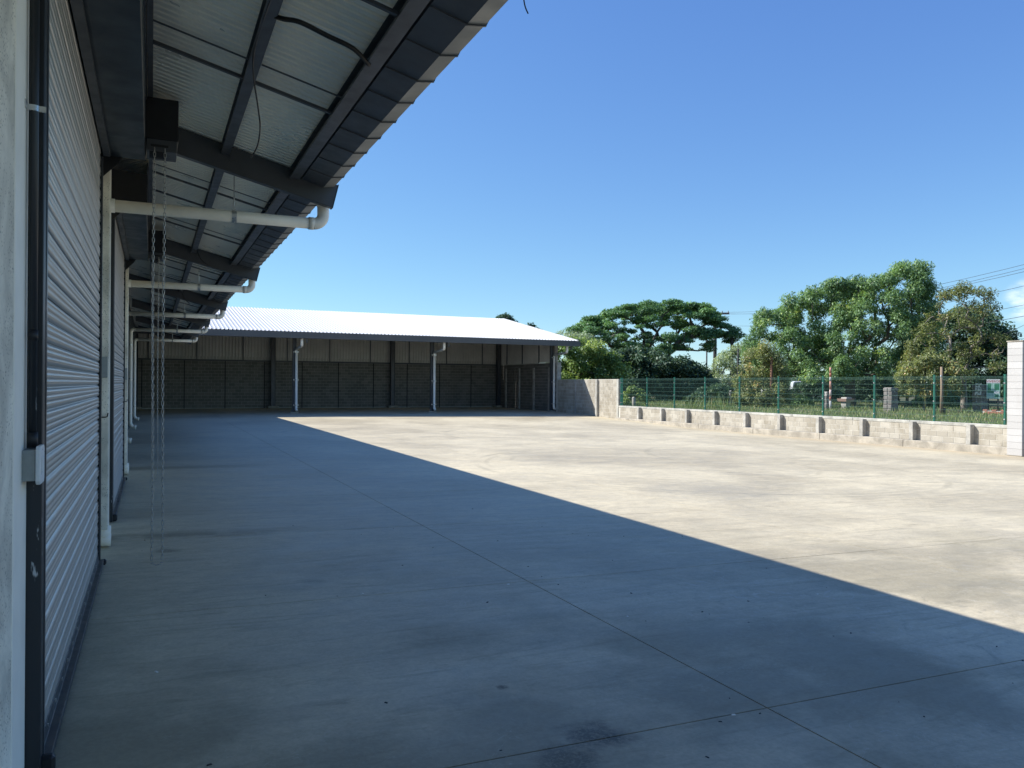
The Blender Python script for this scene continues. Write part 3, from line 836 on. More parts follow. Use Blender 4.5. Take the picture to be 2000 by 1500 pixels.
while yy < 53.7:
    ye = min(yy + 2.6, 54.0); siding(yy, ye, 23.56, BZT + .06, sz(yy) - .06, 'y')
    part('girt_post', MB().box(23.46, 23.53, ye - .03, ye + .03, BZT + .06, sz(ye) - .15), M['dark'], sh); yy = ye
# drainpipes on the front posts
for i, px in enumerate(PX):
    g = gz(px, 44.7); r = .075
    xo = px + .05
    p = part('drainpipe', MB().tube([(xo, 44.72, 3.42), (xo, 44.72, g + .30), (xo, 44.68, g + .20), (xo, 44.55, g + .16)], r, 14), M['pvc'], sh, smooth=True)
    e = MB().tube([(xo, 43.0, 4.02), (xo, 43.0, 3.72), (xo, 43.03, 3.63), (xo, 43.12, 3.58)], r, 14)
    part('elbow', e, M['pvc'], p, smooth=True)
    part('swan_neck', MB().tube([(xo, 43.10, 3.585), (xo, 44.62, 3.50), (xo, 44.70, 3.47), (xo, 44.72, 3.40)], r * .98, 14), M['boxgrey'], p, smooth=True)
    for zc in (.35, 1.75, 3.3):
        part('pipe_clip', MB().tube([(xo, 44.72, zc), (xo, 44.72, zc + .05)], r * 1.12, 14, False).box(xo - .15, xo + .15, 44.76, 44.78, zc, zc + .05), M['zinc'], p)
    part('gutter_bracket', MB().box(px + .26, px + .34, 42.9, 43.0, 3.76, 3.985), M['fascia'], p)

# ------------------------------------------------------------------ boundary walls
WX = 23.40
def coursed(th, y0, y1, z0, n, H_, mat, name='block', xf=WX, seed=1, stretch=.4):
    r_ = random.Random(seed); base = wloc(th)
    _, full = block_mesh(name, stretch - .012, H_ - .010, .06, mat, 'y')
    _, half = block_mesh(name, stretch / 2 - .012, H_ - .010, .06, mat, 'y')
    cnt = 0
    for c in range(n):
        y = y0 + (stretch / 2 if c % 2 else 0)
        if c % 2:
            link(name, half, th, Vector((xf + r_.uniform(-.002, .003), y0, z0 + c * H_)) - base)
        while y < y1 - .05:
            if y + stretch > y1 + .02:
                if y + stretch / 2 <= y1 + .03: link(name, half, th, Vector((xf + r_.uniform(-.002, .003), y, z0 + c * H_)) - base)
                break
            link(name, full, th, Vector((xf + r_.uniform(-.002, .003), y, z0 + c * H_)) - base); y += stretch; cnt += 1
    return cnt
tw = thing('block_wall', (WX, 41, -.25), 'tall bare grey block wall between the shed and the green fence', 'wall')
part('wall_core', MB().box(WX + .008, WX + .20, 37.12, 44.40, -.6, 1.925), M['mortar_l'], tw)
coursed(tw, 37.26, 44.3, -.34, 11, .205, M['block_l'], seed=4)
part('wall_end', MB().box(WX - .02, WX + .215, 37.04, 37.25, -.5, 1.93), M['coping'], tw, bevel=.008)
part('buttress', MB().box(WX - .12, WX + .01, 39.20, 39.38, -.4, 1.915), M['butt'], tw, bevel=.008)
part('buttress', MB().box(WX - .03, WX + .01, 41.8, 41.95, -.4, 1.915), M['butt'], tw, bevel=.008)

lw = thing('low_block_wall', (WX, 26, -.3), 'low pale block wall with short buttresses carrying the green fence', 'wall')
LY0, LY1 = 15.10, 37.03
CT = .471
part('wall_core', MB().box(WX + .008, WX + .20, LY0, LY1, -.7, CT - .1), M['mortar_l'], lw)
y = LY0; rnd = random.Random(6)
while y < LY1 - .05:
    ye = min(y + rnd.choice((2.4, 3.0, 3.6)), LY1)
    part('coping', MB().box(WX - .012, WX + .215, y + .002, ye - .002, CT - .105, CT), M['coping'], lw, bevel=.012); y = ye
coursed(lw, LY0, LY1, -.185, 3, .183, M['block_l'], seed=9)
y = LY0
while y < LY1 - .05:
    ye = min(y + 3.66, LY1)
    part('footing', MB().box(WX - .26, WX + .01, y + .002, ye - .002, -.75, -.182), M['footing'], lw, bevel=.015); y = ye
for k in range(11):
    yb = 34.81 - 2.046 * k
    if yb < 15.3: break
    part('buttress', MB().box(WX - .19, WX + .012, yb, yb + .15, -.181, CT - .035), M['butt'], lw, bevel=.006)

pl = thing('gate_pillar', (23.3, 15, -.4), 'tall whitewashed block pillar at the right-hand end of the low wall', 'pillar')
part('pillar_core', MB().box(23.12, 23.62, 14.74, 15.15, -.8, 2.93), M['mortar_l'], pl)
for c in range(17):
    z = -.40 + c * .197
    part('block', MB().box(23.10, 23.64, 14.72, 15.17, z + .002, z + .195), M['pillarw'], pl, bevel=.004)
part('cap', MB().box(23.08, 23.66, 14.70, 15.19, 2.952, 2.985), M['footing'], pl, bevel=.005)
part('rebar', MB().tube([(23.5, 14.9, 2.97), (23.5, 14.9, 3.22)], .01, 6), M['polewood'], pl)

# ------------------------------------------------------------------ green mesh fence
fe = thing('mesh_fence', (23.5, 26, CT), 'green welded wire mesh fence standing on the low block wall', 'fence')
fy = [34.46 - 2.37 * k for k in range(-1, 9)]
FT = 1.96
def wires(y0, y1):
    mb = MB(); x = 23.47; z0, z1 = CT + .05, FT - .02
    r = .0024
    zs = [z0, .68, .87, 1.06, 1.10, 1.30, 1.50, 1.69, 1.86, 1.90, z1]
    folds = {1.06: .03, 1.10: .03, 1.86: .025, 1.90: .025}
    for z in zs:
        mb.tube([(x - folds.get(z, 0), y0, z), (x - folds.get(z, 0), y1, z)], r * 1.5, 4, False)
    path = [(0, z0), (0, 1.02), (-.03, 1.08), (0, 1.14), (0, 1.82), (-.025, 1.88), (0, 1.94), (0, FT)]
    y = y0 + .02
    while y < y1:
        mb.tube([(x + dx, y, z) for dx, z in path], r, 3, False); y += .05
    return mb
ybs = [37.0] + [v for v in fy if 15.2 < v < 37] + [15.2]
ybs = sorted(set(ybs))
for a, b in zip(ybs[:-1], ybs[1:]):
    if b - a > .1: part('mesh_panel', wires(a, b), M['wire'], fe)
for yv in ybs[1:-1] + [36.95]:
    o = part('fence_post', MB().box(23.475, 23.535, yv - .03, yv + .03, CT, FT + .03), M['green'], fe, bevel=.004)
    part('post_cap', MB().box(23.47, 23.54, yv - .035, yv + .035, FT + .03, FT + .045), M['green'], o)
    cl = MB()
    for zc in (.62, 1.12, 1.72): cl.box(23.462, 23.475, yv - .022, yv + .022, zc, zc + .035)
    part('post_clip', cl, M['zinc'], o)

# ------------------------------------------------------------------ vegetation
def leaf_mesh(name, C, D, Nn, ln, wd_, tint, mat):
    """C centres, D directions, Nn normals (numpy), one bent leaf quad each"""
    n = len(C); Sd = np.cross(D, Nn); Sd /= np.linalg.norm(Sd, axis=1, keepdims=True) + 1e-9
    ln = np.asarray(ln)[:, None]; wd_ = np.asarray(wd_)[:, None]
    V = np.empty((n, 4, 3))
    V[:, 0] = C - D * ln * .5; V[:, 2] = C + D * ln * .5 - Nn * ln * .12
    mid = C + Nn * ln * .06
    V[:, 1] = mid + Sd * wd_ * .5; V[:, 3] = mid - Sd * wd_ * .5
    me = bpy.data.meshes.new(name)
    me.vertices.add(n * 4); me.loops.add(n * 4); me.polygons.add(n)
    me.vertices.foreach_set('co', V.reshape(-1).astype(np.float32))
    me.loops.foreach_set('vertex_index', np.arange(n * 4, dtype=np.int32))
    me.polygons.foreach_set('loop_start', np.arange(0, n * 4, 4, dtype=np.int32))
    me.update(calc_edges=True)
    at = me.attributes.new('tint', 'FLOAT', 'FACE'); at.data.foreach_set('value', np.asarray(tint, dtype=np.float32))
    me.materials.append(mat); return me
def unit(a): return a / (np.linalg.norm(a, axis=1, keepdims=True) + 1e-9)

def clump_leaves(rg, cs, rs, per, flat, droop, ln, wd_):
    """leaves spread through clumps; each clump has its own shade"""
    Cs, Ds, Ns, Ls, Ws, Ts = [], [], [], [], [], []
    for c, r in zip(cs, rs):
        n = max(12, int(per * (r / np.mean(rs)) ** 2))
        v = unit(rg.normal(size=(n, 3))); rad = rg.random(n) ** .42
        p = v * rad[:, None] * np.array([r, r, r * flat]) * (1 + .25 * np.sin(v[:, :1] * 5 + c[0] * 3) * np.cos(v[:, 1:2] * 4 + c[1]))
        d = unit(v * np.array([1, 1, .25]) + rg.normal(scale=.6, size=(n, 3)) + np.array([0, 0, -droop]))
        up_ = unit(np.array([0, 0, 1.]) + .55 * v + rg.normal(scale=.45, size=(n, 3)))
        nn = unit(up_ - d * (up_ * d).sum(1, keepdims=True))
        Cs.append(p + c); Ds.append(d); Ns.append(nn)
        Ls.append(ln * rg.uniform(.65, 1.3, n)); Ws.append(wd_ * rg.uniform(.7, 1.25, n))
        Ts.append(np.clip(rg.normal(.45 + rg.normal() * .16, .22, n), 0, 1))
    return [np.concatenate(a) for a in (Cs, Ds, Ns, Ls, Ws, Ts)]

def tree(name, base, label, outline, depth, nclump, cr, per, ln, wd_, mat, trunk_r, fork_h, bark='bark', flat=.75, droop=.3, seed=1, top_bias=1.0, group=None, bare=0, cat='tree', trunk_lean=0., mind=.55):
    """outline: (u, zlow, zhigh) across the line of sight, metres from the base"""
    rg = np.random.default_rng(seed)
    base = Vector(base)
    look = Vector((base.x, base.y, 0)).normalized(); ux = np.array([look.y, -look.x, 0]); wx = np.array([look.x, look.y, 0])
    us = [o[0] for o in outline]; lo = [o[1] for o in outline]; hi = [o[2] for o in outline]
    uc, ur = (us[0] + us[-1]) / 2, (us[-1] - us[0]) / 2
    cs = []; tries = 0
    while len(cs) < nclump and tries < nclump * 60:
        tries += 1
        u = rg.uniform(us[0], us[-1]); a, b = np.interp(u, us, lo), np.interp(u, us, hi)
        if b - a < .15 or rg.random() > (b - a) / (max(np.array(hi) - np.array(lo))): continue
        t = rg.random() ** (1 / top_bias); z = a + (b - a) * t
        dd = depth * math.sqrt(max(0, 1 - ((u - uc) / (ur * 1.08)) ** 2)) * (1 - .45 * t * t)
        w = rg.uniform(-1, 1) * dd
        p = ux * u + wx * w + np.array([0, 0, z])
        if cs and min(np.linalg.norm((p - q_) * np.array([1, 1, 1.3])) for q_ in cs) < cr * mind: continue
        cs.append(p)
    nrim = int((us[-1] - us[0]) / (cr * .62))
    for u in np.linspace(us[0] + cr * .3, us[-1] - cr * .3, nrim):      # an even edge of clumps along the top
        dd = depth * math.sqrt(max(0, 1 - ((u - uc) / (ur * 1.08)) ** 2)) * .55
        cs.append(ux * u + wx * rg.uniform(-1, 1) * dd + np.array([0, 0, np.interp(u, us, hi) - cr * flat * rg.uniform(.4, 1.1)]))
    rs = cr * rg.uniform(.7, 1.3, len(cs))
    t = thing(name, tuple(base), label, cat, group)
    keep = [i for i in range(len(cs)) if rg.random() > bare]
    A = clump_leaves(rg, [cs[i] for i in keep], [rs[i] for i in keep], per, flat, droop, ln, wd_)
    link('crown', leaf_mesh('crown', *A, mat), t)
    # limbs grown towards the clumps
    fork = np.array([trunk_lean * ux[0], trunk_lean * ux[1], fork_h])
    nodes = [fork]; par = [-1]
    order = sorted(range(len(cs)), key=lambda i: np.linalg.norm(cs[i] - fork))
    for i in order:
        c = cs[i] - np.array([0, 0, rs[i] * flat * .5])
        dn = [np.linalg.norm(c - nd) + .35 * np.linalg.norm(nd - fork) for nd in nodes]
        j = int(np.argmin(dn)); nd = nodes[j]
        mid = (c + nd) / 2 + rg.normal(scale=.06 * np.linalg.norm(c - nd), size=3) + np.array([0, 0, .05 * np.linalg.norm(c - nd)])
        nodes.append(mid); par.append(j); nodes.append(c); par.append(len(nodes) - 2)
    cnt = [1.] * len(nodes)
    for i in range(len(nodes) - 1, 0, -1): cnt[par[i]] += cnt[i]
    rad = [max(.018, trunk_r * (c / cnt[0]) ** .5) for c in cnt]
    mb = MB()
    for i in range(1, len(nodes)):
        mb.tube([nodes[par[i]], nodes[i]], [rad[i] * 1.05 if par[i] else min(rad[i] * 1.3, trunk_r), rad[i]], 6, False)
    zs = np.linspace(-.3, fork_h, 6)
    mb.tube([(trunk_lean * ux[0] * (z / fork_h) ** 2 + .04 * math.sin(z * 2), trunk_lean * ux[1] * (z / fork_h) ** 2, z) for z in zs], [trunk_r * (1.35 - .35 * min(1, max(0, z) / max(.5, fork_h * .5))) for z in zs], 10)
    link('trunk', mb.mesh('trunk', M[bark], smooth=True), t)
    return t

def place(px, depth): return spot(px, depth)
def outl(px0, depth, rows):
    """outline rows (px, y_low, y_high) measured in the photograph turned to metres about the tree's foot"""
    b = spot(px0, depth)
    k = depth / 1539.5
    return [((p - px0) * k, hgt(yl, p, depth) - b.z, hgt(yh, p, depth) - b.z) for p, yl, yh in rows]

# the spreading rain tree
D = 72
tree('rain_tree', place(1290, D), 'wide umbrella-shaped dark green tree right of the shed roof',
     outl(1290, D, [(1118, 668, 640), (1140, 672, 622), (1170, 680, 614), (1205, 685, 602), (1245, 690, 593), (1275, 690, 587), (1310, 690, 589), (1345, 684, 592), (1385, 684, 602), (1405, 680, 628), (1432, 676, 640)]),
     4.4, 215, .70, 270, .21, .11, M['leaf_rain'], .42, 2.4, flat=.36, droop=.05, seed=14, top_bias=1.35, mind=.5)
# the broad tree in the middle
D = 50
tree('broadleaf_tree', place(1660, D), 'big broad glossy green tree behind the middle of the fence, peaked at its right',
     outl(1660, D, [(1468, 690, 672), (1490, 725, 610), (1520, 735, 598), (1560, 735, 580), (1600, 735, 560), (1640, 735, 548), (1680, 735, 552), (1720, 730, 545), (1745, 725, 522), (1775, 720, 520), (1792, 700, 540), (1812, 690, 640)]),
     4.0, 230, .56, 330, .20, .07, M['leaf_mango'], .3, 1.9, flat=.8, droop=.45, seed=5, mind=.6)
# sparse tree on the right
D = 41
tree('sparse_tree', place(1882, D), 'thin half-bare tree with yellow-green leaves and open branches by the right end of the fence',
     outl(1882, D, [(1775, 740, 720), (1800, 740, 640), (1830, 745, 600), (1850, 745, 566), (1880, 740, 556), (1905, 730, 560), (1930, 720, 575), (1945, 715, 640), (1955, 700, 670)]),
     1.9, 90, .36, 105, .16, .06, M['leaf_sparse'], .13, 2.0, 'barkpale', flat=.85, droop=.3, seed=21, bare=.24, mind=.6)
tree('slender_tree', place(1806, 40), 'small drooping tree just left of the sparse tree',
     outl(1806, 40, [(1760, 760, 730), (1785, 770, 700), (1810, 775, 690), (1840, 775, 700), (1870, 770, 720)]),
     1.0, 40, .34, 130, .17, .06, M['leaf_brown'], .06, 1.2, 'barkpale', flat=.9, droop=.4, seed=22)
tree('dark_tree', place(1900, 58), 'dense dark evergreen tree standing behind the sparse tree on the right',
     outl(1900, 58, [(1770, 760, 690), (1800, 765, 632), (1850, 765, 612), (1900, 765, 606), (1935, 765, 616), (1955, 765, 640), (1975, 765, 672), (2040, 765, 690)]),
     3.0, 120, .85, 300, .26, .12, M['leaf_dark'], .3, 2.2, seed=31)
# shrubs and lower trees
tree('lime_bush', place(1130, 60), 'bright yellow-green bushy tree rising behind the tall block wall',
     outl(1130, 60, [(1070, 780, 700), (1090, 780, 668), (1125, 780, 658), (1160, 780, 668), (1195, 780, 690), (1215, 780, 720)]),
     2.0, 75, .62, 260, .22, .11, M['leaf_lime'], .14, 1.4, seed=41, cat='bush')
tree('wispy_tree', place(1125, 66), 'pale wispy sapling showing over the right corner of the shed roof',
     outl(1125, 66, [(1070, 690, 660), (1095, 690, 642), (1120, 680, 648), (1150, 690, 652), (1175, 700, 665)]),
     1.4, 26, .42, 70, .17, .07, M['leaf_pale'], .08, 2.2, 'barkpale', seed=42)
tree('understorey_tree', place(1235, 64), 'dark leafy tree below the umbrella-shaped crown',
     outl(1235, 64, [(1140, 800, 720), (1180, 800, 690), (1230, 800, 684), (1280, 800, 690), (1320, 800, 700), (1360, 800, 722), (1390, 800, 735)]),
     2.5, 150, .75, 300, .25, .13, M['leaf_dark'], .16, 1.2, seed=43)
tree('pale_tree', place(1425, 66), 'pale grey-green small tree between the umbrella tree and the broad tree',
     outl(1425, 66, [(1385, 790, 725), (1410, 790, 690), (1430, 790, 684), (1450, 790, 668), (1475, 790, 690), (1495, 790, 720)]),
     1.6, 42, .6, 200, .22, .09, M['leaf_pale'], .1, 1.6, 'barkpale', seed=44)
tree('vine_shrub', place(1500, 45), 'brownish vine-covered shrub climbing a rusty post behind the fence',
     outl(1500, 45, [(1440, 812, 740), (1460, 815, 690), (1490, 815, 670), (1515, 815, 690), (1530, 815, 730), (1548, 812, 775)]),
     1.2, 80, .36, 210, .13, .055, M['leaf_brown'], .07, .9, seed=45, cat='shrub', flat=.95)
tree('fence_bush', place(1398, 47), 'low dark green bush behind the fence near its left end',
     outl(1398, 47, [(1345, 812, 775), (1375, 812, 760), (1400, 812, 752), (1430, 812, 762), (1455, 812, 780)]),
     1.2, 45, .4, 220, .17, .08, M['leaf_dark'], .06, .5, seed=46, cat='bush')
tree('fence_sapling', place(1238, 46), 'young sapling with bright leaves just behind the left end of the fence',
     outl(1238, 46, [(1222, 792, 765), (1235, 785, 755), (1250, 785, 760), (1262, 795, 775)]),
     .4, 12, .24, 70, .15, .08, M['leaf_lime'], .03, .6, seed=47, cat='sapling')
for i, (px, d, w_, top, lab) in enumerate(((985, 80, 17, 616, 'tuft of tree crown just above the shed ridge end'), (1040, 84, 14, 636, 'small dark tree crown showing over the sloping shed roof edge'))):
    tree('distant_tree', place(px, d), lab, outl(px, d, [(px - w_, 700, top + 10), (px - w_ * .3, 700, top), (px + w_ * .4, 700, top + 3), (px + w_, 700, top + 12)]),
         1.5, 26, .55, 200, .25, .13, M['leaf_dark'], .12, 3.0, seed=60 + i, group='tree crowns behind the shed')
for i, (px, d, top, mt_, lab) in enumerate(((1590, 60, 742, 'leaf_dark', 'low dark bush between the white truck and the stone gatepost'), (1700, 62, 735, 'leaf_dark', 'dark bush in shade under the broad tree'),
                                      (1835, 50, 760, 'leaf_mango', 'leafy bush beside the brown wooden pole'), (1540, 52, 772, 'leaf_mango', 'small leafy bush in front of the white truck'))):
    tree('low_bush', place(px, d), lab, outl(px, d, [(px - 46, 800, top + 26), (px - 20, 800, top + 4), (px + 15, 800, top), (px + 46, 800, top + 22)]),
         1.0, 45, .42, 220, .2, .09, M[mt_], .05, .5, seed=70 + i, cat='bush', group='low bushes behind the fence')

# far belt of trees that reads as one mass
def far_wood():
    rg = np.random.default_rng(3); cs = []; rs = []
    for i in range(520):
        px = rg.uniform(940, 2300); d = rg.uniform(92, 125)
        p = spot(px, d); top = 3.4 + 1.3 * math.sin(px * .021) + .9 * math.sin(px * .057) + (2.2 if px > 1560 else 0) + (1.5 if px > 1900 else 0)
        cs.append(np.array([p.x, p.y, .2 + rg.random() * top])); rs.append(rg.uniform(.8, 1.6))
    A = clump_leaves(rg, cs, np.array(rs), 130, .8, .1, .6, .34)
    o = link('far_wood', leaf_mesh('far_wood', *A, M['leaf_dark']))
    tag(o, 'belt of dark trees closing the view far beyond the fence', None, kind='stuff')
far_wood()

# grass along and behind the fence
def grass():
    rg = np.random.default_rng(9); n = 52000
    x = 23.68 + rg.random(n) ** 1.7 * 24; y = rg.uniform(12, 62, n)
    hgt_ = rg.uniform(.06, .20, n) * (1 + .7 * (np.sin(x * 1.3 + y * .9) * np.sin(y * .53) > .3))
    tall = rg.random(n) < .03; hgt_[tall] *= 1.6
    # a tall weedy tuft behind the second and third posts
    tu = (np.hypot(x - 25.0, y - 31.2) < 1.2); hgt_[tu] = rg.uniform(.35, .95, tu.sum())
    hgt_[x < 24.0] *= .75
    C = np.stack([x, y, .33 + hgt_ * .45], 1)
    d = unit(np.stack([rg.normal(scale=.32, size=n), rg.normal(scale=.32, size=n), np.ones(n)], 1))
    nn = unit(np.cross(d, unit(rg.normal(size=(n, 3)))))
    t = np.clip(rg.normal(.5, .28, n), 0, 1)
    o = link('grass', leaf_mesh('grass', C, d, nn, hgt_, rg.uniform(.012, .03, n), t, M['grass']))
    tag(o, 'rough grass and weeds growing along the outside of the fence', None, kind='stuff')
grass()

# ------------------------------------------------------------------ things behind the fence
def stone_pillar(px, d, h, w, label, seed):
    b = spot(px, d); t = thing('stone_gatepost', tuple(b), label, 'gatepost', 'rough stone gateposts behind the fence')
    r_ = random.Random(seed); z = b.z - .1; k = 0
    part('core', MB().box(b.x - w * .42, b.x + w * .42, b.y - w * .42, b.y + w * .42, z, b.z + h - .02), M['mortar_d'], t)
    while z < b.z + h - .08:
        hh = min(r_.uniform(.17, .26), b.z + h - z)
        cut = r_.uniform(.35, .65) * w - w / 2
        for x0, x1 in ((-w / 2, cut - .01), (cut + .01, w / 2)):
            for y0, y1 in ((-w / 2, -.01), (.01, w / 2)):
                j = lambda: r_.uniform(-.02, .02)
                part('stone', MB().box(b.x + x0 + j(), b.x + x1 + j() * .2, b.y + y0 + j(), b.y + y1 + j(), z + .006, z + hh - .006), M['stone'], t, bevel=.03, seg=2)
        z += hh
    return t
stone_pillar(1615, 43, 1.0, .30, 'narrow rough stone gatepost beside the orange and white pole', 1)
stone_pillar(1740, 40, 1.25, .50, 'thick grey stone gatepost in the shade under the broad tree', 2)
gp = stone_pillar(1914, 39, 1.42, .50, 'stone gatepost with a pale pasted poster next to the green sign board', 3)

def banded_pole():
    b = spot(1622, 42.5); t = thing('banded_pole', tuple(b), 'thin orange and white painted pole beside the stone gatepost', 'pole')
    H_ = 2.3; segs = [(0, .5, 'zinc'), (.5, .72, 'o'), (.72, 1.1, 'w'), (1.1, 1.55, 'o2'), (1.55, 1.78, 'zinc'), (1.78, 2.0, 'o'), (2.0, 2.3, 'o2')]
    mm = {'o': simple('orange paint', (.42, .13, .075), .5), 'o2': simple('faded orange paint', (.55, .27, .19), .55), 'w': simple('faded white pink paint', (.72, .52, .44), .55), 'zinc': M['mortar_d']}
    for a, c, k in segs: part('band', MB().tube([(b.x, b.y, b.z + a), (b.x, b.y, b.z + c - .002)], .055, 12), mm[k], t, smooth=True)
banded_pole()
b = spot(1506, 44.5)
solo('rusty_post', MB().tube([(b.x, b.y, b.z - .1), (b.x + .03, b.y, b.z + 2.9)], .075, 12), simple('rust', (.20, .10, .06), .9, 0, .3, 7), 'rusty brown upright post wrapped in vines behind the fence', 'post', tuple(b), smooth=True)
for px, d, h, lab in ((1427, 46, .95, 'short square concrete post behind the fourth fence post'), (1238, 45.5, .55, 'low square concrete stub at the left end of the fence')):
    b = spot(px, d); solo('concrete_post', MB().box(b.x - .08, b.x + .08, b.y - .08, b.y + .08, b.z - .1, b.z + h).prism_y([(b.x - .08, b.z + h), (b.x + .08, b.z + h), (b.x, b.z + h + .05)], b.y - .08, b.y + .08), M['butt'], lab, 'post', tuple(b), 'old concrete posts behind the fence', bevel=.01)
b = spot(1839, 36); t = thing('wooden_pole', tuple(b), 'weathered brown wooden pole standing by the last fence post', 'pole')
part('shaft', MB().tube([(b.x, b.y, b.z - .1), (b.x + .02, b.y, b.z + 1.1), (b.x - .01, b.y, b.z + 2.2)], [.075, .065, .055], 10), M['wood'], t, smooth=True)
part('stump', MB().box(b.x + .08, b.x + .22, b.y - .08, b.y + .08, b.z - .1, b.z + .32), M['polewood'], t, bevel=.02)
part('insulator', MB().tube([(b.x - .07, b.y - .02, b.z + 1.75), (b.x - .07, b.y - .02, b.z + 1.82)], .028, 8), M['boxwhite'], t)
b = spot(1808, 39.5)
solo('leaning_stem', MB().tube([(b.x, b.y, b.z), (b.x - .06, b.y, b.z + .8), (b.x - .10, b.y, b.z + 1.7)], [.025, .02, .012], 6), simple('yellow bamboo stem', (.36, .34, .08), .6), 'thin yellow stem leaning beside the small drooping tree', 'stem', tuple(b), smooth=True)

# white tub on a block
b = spot(1652, 45); t = thing('planter_tub', tuple(b), 'white tapered tub with a brown rim among the grass behind the fence', 'tub')
part('tub', MB().tube([(b.x, b.y, b.z), (b.x, b.y, b.z + .42)], [.20, .28], 4), M['coping'], t)
part('rim', MB().tube([(b.x, b.y, b.z + .42), (b.x, b.y, b.z + .58)], [.42, .46], 4), simple('brown rim', (.30, .17, .13), .8), t)
part('lid', MB().tube([(b.x + .05, b.y, b.z + .58), (b.x + .05, b.y, b.z + .66)], [.30, .26], 4), M['butt'], t)

# green sign board with red lettering
def sign():
    d = 38.5; b = spot(1940, d, .33)
    look = Vector((b.x, b.y, 0)).normalized(); ux = Vector((look.y, -look.x, 0)); nrm = -look
    t = thing('sign_board', tuple(b), 'small green and white sign board with red lettering behind the fence', 'sign')
    W, z0, z1 = .56, hgt(778, 1940, d), hgt(740, 1940, d)
    def slab(u0, u1, za, zb, off, th, mat, nm, par):
        vs = []
        for o_ in (off, off + th):
            for u, z in ((u0, za), (u1, za), (u1, zb), (u0, zb)): vs.append(Vector((b.x, b.y, 0)) + ux * u + nrm * o_ + Vector((0, 0, z)))
        mb = MB(); mb.add(vs, [(3, 2, 1, 0), (4, 5, 6, 7), (0, 1, 5, 4), (1, 2, 6, 5), (2, 3, 7, 6), (3, 0, 4, 7)]); return part(nm, mb, mat, par)
    g1 = simple('sign green', (.03, .17, .09), .5, 0, .3, 6); g2 = simple('sign pale green', (.30, .47, .40), .5, 0, .3, 12); wh_ = simple('sign white', (.66, .66, .63), .5)
    board = slab(-W / 2, W / 2, z0, z1, 0, .015, g2, 'board', t)
    H_ = z1 - z0
    slab(-W / 2, W / 2, z1 - .2 * H_, z1, .0152, .002, wh_, 'title_strip', board)
    slab(-W / 2 + .04, -.09, z0 + .42 * H_, z0 + .79 * H_, .0152, .002, g1, 'picture', board)
    slab(.05, W / 2 - .03, z0 + .45 * H_, z0 + .78 * H_, .0152, .002, g1, 'picture', board)
    slab(-W / 2 + .03, .02, z0 + .30 * H_, z0 + .41 * H_, .0152, .002, g1, 'picture', board)
    slab(.06, W / 2 - .06, z0 + .08 * H_, z0 + .22 * H_, .0152, .002, g1, 'picture', board)
    slab(.04, W / 2 - .03, z0 + .27 * H_, z0 + .38 * H_, .0152, .002, wh_, 'picture', board)
    cu = bpy.data.curves.new('title', 'FONT'); cu.body = 'VIVEROS'; cu.size = .15; cu.extrude = .001; cu.align_x = 'CENTER'
    cu.materials.append(simple('red lettering', (.45, .03, .04), .5))
    tmp = bpy.data.objects.new('tmp', cu); COL.objects.link(tmp); bpy.context.view_layer.update()
    tme = bpy.data.meshes.new_from_object(tmp.evaluated_get(bpy.context.evaluated_depsgraph_get())); bpy.data.objects.remove(tmp)
    o = bpy.data.objects.new('lettering', tme); COL.objects.link(o); o.parent = board
    o.location = Vector((0, 0, z1 - .16 * H_ - b.z)) + nrm * .0195
    o.rotation_euler = Matrix((ux, Vector((0, 0, 1)), nrm)).transposed().to_euler()
    for u in (-.2, .2):
        p = Vector((b.x, b.y, 0)) + ux * u - nrm * .03
        part('leg', MB().box(p.x - .02, p.x + .02, p.y - .02, p.y + .02, .25, z1 - .05), M['polewood'], t)
sign()
b = spot(1911, 38.7, .33); look = Vector((b.x, b.y, 0)).normalized(); ux = Vector((look.y, -look.x, 0))
pb = MB(); vs = []
for o_ in (0, .01):
    for u, z in ((-.16, 1.22), (.12, 1.22), (.14, 1.80), (-.12, 1.80)):
        vs.append(Vector((b.x, b.y, 0)) - look * (.02 + o_) + ux * u + Vector((0, 0, z)))
pb.add(vs, [(3, 2, 1, 0), (4, 5, 6, 7), (0, 1, 5, 4), (1, 2, 6, 5), (2, 3, 7, 6), (3, 0, 4, 7)])
a = N('torn poster'); a.set(a.mix(a.rng(a.noise(9, 5, .7), .46, .54), (.10, .11, .08), (.56, .56, .45)), .8)
solo('torn_poster', pb, a.m, 'torn pale poster pasted on the stone gatepost near the sign board', 'poster', tuple(b))

# steel guard rail and brick edging
p0, p1 = spot(1790, 52), spot(2010, 44)
rl = thing('guard_rail', tuple((p0 + p1) / 2), 'low dark steel guard rail crossing behind the right end of the fence', 'rail')
dv = (p1 - p0); nv = Vector((-dv.y, dv.x, 0)).normalized()
def bar(a_, b_, z0, z1, th):
    vs = []
    for q_ in (a_, b_):
        for s_ in (-th, th):
            for z in (z0, z1): vs.append(Vector((q_.x, q_.y, z)) + nv * s_)
    return MB().add(vs, [(0, 1, 3, 2), (4, 6, 7, 5), (0, 4, 5, 1), (2, 3, 7, 6), (1, 5, 7, 3), (0, 2, 6, 4)])
part('beam', bar(p0, p1, .62, .82, .03), M['dark'], rl, bevel=.01)
for k in range(7):
    q_ = p0.lerp(p1, k / 6); part('post', MB().box(q_.x - .05, q_.x + .05, q_.y - .05, q_.y + .05, .2, .72), M['dark'], rl)
p0, p1 = spot(1922, 37.5), spot(2030, 35); dv = p1 - p0; nv = Vector((-dv.y, dv.x, 0)).normalized()
be = thing('brick_edging', tuple((p0 + p1) / 2), 'low broken red brick edging in the grass at the right end', 'edging')
br_ = simple('old red brick', (.30, .13, .09), .9, 0, .3, 9); rnd = random.Random(12)
part('core', bar(p0, p1, .2, .50, .08), M['mortar_d'], be)
